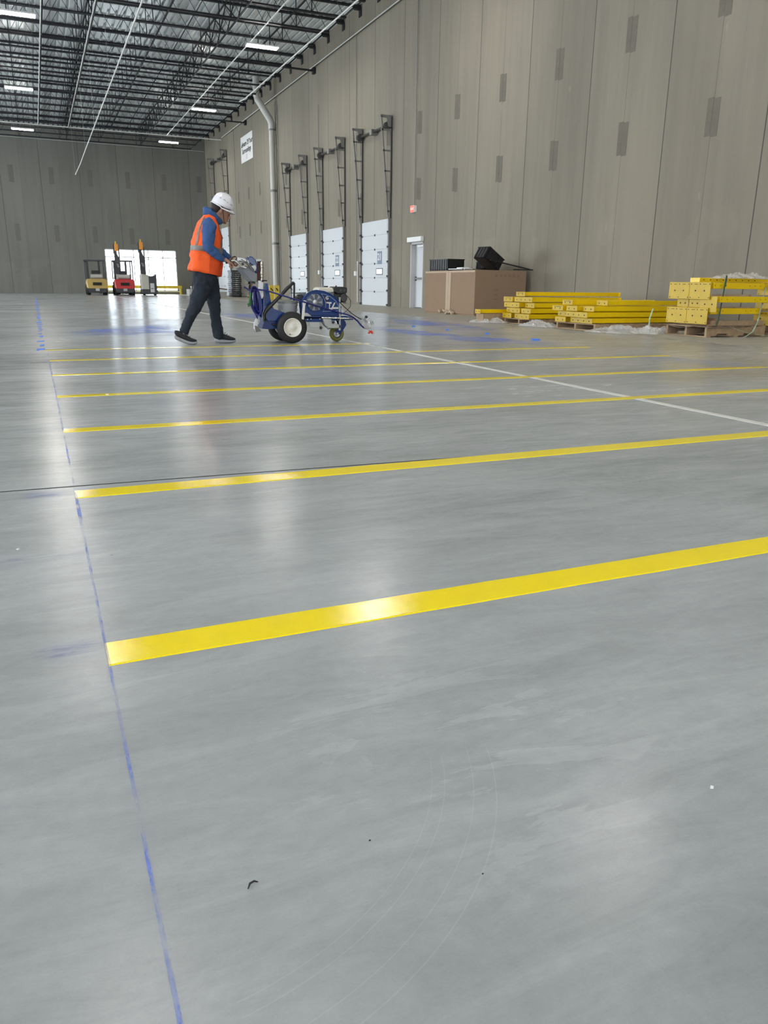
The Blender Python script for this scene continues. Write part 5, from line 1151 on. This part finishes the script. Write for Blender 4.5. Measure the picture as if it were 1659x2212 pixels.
# spray gun at the tip
GUNM = mat('cast_aluminium', (0.50, 0.50, 0.50), 0.35, 0.8)
gu = B(); gu.prism([Q(x, y, N_+.0) for x, y in ((781, 707), (784, 699), (789, 696), (794, 699), (793, 703), (798, 705.5), (803, 702), (801, 697), (803, 693), (807, 697), (808.5, 703), (805, 708), (799, 710.5), (788, 711))], (0, .03, 0)); gn = gu.build('spray_gun', GUNM, ms, bevel=.006)
B().cyl(Q(785, 688, N_+.02), Q(793, 697, N_+.02), .018, 12).build('gun_barrel', GUNM, gn)
B().tube([Q(786, 708, N_-.005), Q(795, 712, N_-.005), Q(803, 710, N_-.005), Q(808, 700, N_-.005), Q(804, 693, N_-.005)], .006, 8).build('trigger_guard', GUNM, gn, smooth=True)
b = B()
for a in range(0, 360, 72): b.tube([Q(791, 684.5, N_+.01), Q(791, 684.5, N_+.01)+Vector((.022*math.cos(math.radians(a)), -.006, .022*math.sin(math.radians(a))))], [.010, .008], 8)
b.build('adjust_knob', DARK, gn)
B().tube([Q(788, 700, N_+.03), Q(792, 690, N_+.05), Q(799, 687, N_+.03), Q(800, 694, N_+.01)], .007, 8).build('gun_lever', GUNM, gn, smooth=True)
B().cyl(Q(797, 696, N_-.02), Q(797, 696, N_+.06), .012, 12).build('gun_pivot', ZINC, gn)
B().cyl(Q(801, 709, N_+.015), Q(801.5, 716, N_+.015), .010, 10).build('nozzle_stem', GUNM, gn)
B().prism([Q(x, y, N_+.0) for x, y in ((799, 714), (804, 714), (807, 720), (804.5, 721.5), (801.5, 718), (798, 721.5), (796, 719.5))], (0, .035, 0)).build('red_tip_guard', mat('red_plastic', (.62, .05, .03), .4), gn, bevel=.003)
# rear spray gun hanging low
g2 = B().prism([Q(x, y, N_+.04) for x, y in ((549, 697), (552, 690), (556, 686), (559, 692), (556, 700), (559, 708), (565, 715), (552, 718), (549, 711))], (0, .03, 0)).build('hanging_gun', GUNM, ms, bevel=.005)
B().tube([Q(556, 690, N_+.04), Q(561, 693, N_+.03), Q(557, 701, N_+.03)], .005, 8).build('trigger', GUNM, g2); B().prism([Q(x, y, N_+.035) for x, y in ((550, 703), (557, 705), (565, 715.5), (553, 717.5))], (0, .04, 0)).build('gun_holder', mat('grey_holder', (.13, .13, .13), .5), g2)
# coiled dark-blue hose bundle and green strap
bn_ = None
for k in range(13):
    cxp, rx, ry = 552+.35*k, 11.5-.85*k+.8*math.sin(k*2.1), 31-1.1*k
    pts = []
    for a in range(20):
        an = math.radians(a*18); x = cxp + rx*math.sin(an)*(1.0) + (2.5 if math.cos(an) < 0 else 0)*(-math.cos(an)); y = 650 - ry*math.cos(an); x += (650-y)*-.10
        pts.append(Q(x, y, N_-.03+.012*(k%7)+.012*math.sin(an*2+k)))
    B().tube(pts, .0105, 8, True).build('hose_coil', HOSE, ms, smooth=True)
for k in range(4): B().tube([Q(544+2*k, 622, N_+.02*k), Q(543+3*k, 640, N_-.03+.02*k), Q(545+3.2*k, 660, N_-.03+.02*k), Q(551+1.8*k, 676, N_-.01+.02*k), Q(556, 688, N_+.02)], .008, 8).build('hose_drop', CHROME if k % 2 else HOSE, ms, smooth=True)
B().tube([Q(541.5, 632, N_-.05), Q(540, 645, N_-.055), Q(538.5, 655, N_-.06), Q(535.5, 657, N_-.06), Q(536.5, 661, N_-.06), Q(541, 658, N_-.055), Q(541.5, 648, N_-.05)], .012, 8).build('green_strap', mat('green_webbing', (.02, .13, .03), .6), ms, smooth=True)
# pump column, filter cylinder, motor cap
B().cyl(Q(565, 607, MY-.06), Q(565, 568, MY-.06), .026, 18).build('filter_cylinder', mat('brushed_steel', (.42, .38, .34), .28, .9), ms)
B().ball(Q(565, 567, MY-.06), .027).build('filter_dome', CHROME, ms, smooth=True)
for y in (572, 578, 592, 600): B().lathe([(.027, -.004), (.030, 0), (.027, .004)], Q(565, y, MY-.06), (0, 0, 1), 16).build('collar', CHROME, ms)
B().cyl(Q(558, 608, MY), Q(558, 562, MY), .016, 12).build('pump_rod', mat('rusty_rod', (.16, .06, .04), .5, .4), ms)
B().prism([Q(x, y, MY-.09) for x, y in ((553, 560), (565, 559), (565, 564), (553, 565))], (0, .16, 0)).build('top_bracket', ZINC, ms, bevel=.003)
B().prism([Q(x, y, MY-.10) for x, y in ((557, 606), (569, 606), (570, 640), (567, 646), (561, 643), (560, 620))], (0, .06, 0)).build('pump_body', GUNM, ms, bevel=.006)
B().tube([Q(567, 607, MY-.12), Q(571, 606, MY-.14), Q(577, 606.5, MY-.14)], [.014, .009, .006], 10).build('drain_valve', DARK, ms)
cap_ = B().prism([Q(x, y, MY-.10) for x, y in ((534, 562), (537, 556), (541, 553), (546, 554.5), (552, 561), (556, 571), (557, 582), (555, 592), (551, 586), (545, 573), (539, 569))], (0, .15, 0)).build('motor_hood', BLUE, ms, bevel=.012)
B().prism([Q(x, y, MY-.103) for x, y in ((533.5, 563), (536, 561), (539, 568), (537, 570))], (0, .01, 0)).build('gauge_glass', mat('pale_gauge', (.5, .6, .62), .2), cap_)
B().prism([Q(x, y, MY-.15) for x, y in ((541, 575), (552, 572), (554, 578), (552, 586), (544, 583))], (0, .06, 0)).build('valve_block', ZINC, ms, bevel=.004)
# control panel and handle bars
B().prism([Q(x, y, MY-.13) for x, y in ((520, 580), (530, 574), (539, 576), (555, 592), (555, 609), (545, 608), (541, 605))], (0, .26, 0)).build('control_panel', mat('grey_panel_cover', (0.17, 0.18, 0.20), 0.35), ms, bevel=.006)
B().prism([Q(x, y, MY-.08) for x, y in ((543, 606), (551, 608), (552, 613), (546, 612))], (0, .14, 0)).build('panel_foot', DARK, ms)
for dy, nm in ((N_+.045, 'n'), (MY+.15, 'f')):
    B().tube([Q(489, 566.5, dy), Q(497, 564, dy), Q(506, 562, dy), Q(514, 568, dy), Q(521, 576, dy), Q(531, 579, dy)], .013, 10).build('handle_bar', CHROME, ms, smooth=True)
    B().tube([Q(487.5, 567.5, dy), Q(492, 565.8, dy), Q(499, 563.5, dy)], .0175, 12).build('handle_grip', RUB, ms, smooth=True)
    B().tube([Q(499, 560, dy), Q(503, 555.5, dy), Q(508, 554, dy), Q(512, 557, dy), Q(508, 563, dy), Q(502, 563, dy)], .009, 8).build('brake_lever', mat('dark_bronze_lever', (.09, .055, .045), .4, .5), ms, smooth=True)
    B().tube([Q(512, 558, dy), Q(520, 561, dy), Q(530, 567, dy), Q(540, 575, dy), Q(551, 585, dy)], .010, 8).build('upper_bar', GUNM, ms, smooth=True)
B().cyl(Q(514, 560.5, N_+.04), Q(514, 560.5, MY+.15), .012, 10).build('cross_bar', GUNM, ms)
B().prism([Q(x, y, N_+.03) for x, y in ((512, 556), (524, 557), (532, 560), (533, 565), (524, 566), (514, 564))], (0, .03, 0)).build('clamp_plate', GUNM, ms, bevel=.003)
b = B(); b.box(Q(522, 568, N_+.02), Q(526.5, 573, N_+.04)); b.build('switch_knob', DARK, ms, bevel=.003)
for (a, c) in (((517, 563), (540, 577)), ((521, 560), (548, 583))): B().tube([Q(*a, N_+.01), Q((a[0]+c[0])/2+3, (a[1]+c[1])/2-2, N_+.0), Q(*c, N_+.03)], .004, 6).build('brake_cable', RUB, ms, smooth=True)
B().prism([Q(x, y, N_+.02) for x, y in ((656, 676), (664, 676), (673, 683), (656, 683))], (0, .02, 0)).build('grey_gusset', ZINC, ms)
B().prism([Q(x, y, MY-.1) for x, y in ((643, 641), (650, 636), (654, 637), (653, 648), (645, 646))], (0, .15, 0)).build('pail_stop', DARK, ms, bevel=.004)
B().tube([Q(645, 656, N_+.03), Q(644, 665, N_+.02), Q(647, 676, N_+.02), Q(650, 684, N_+.02)], .006, 8).build('return_hose', RIMW, ms, smooth=True)
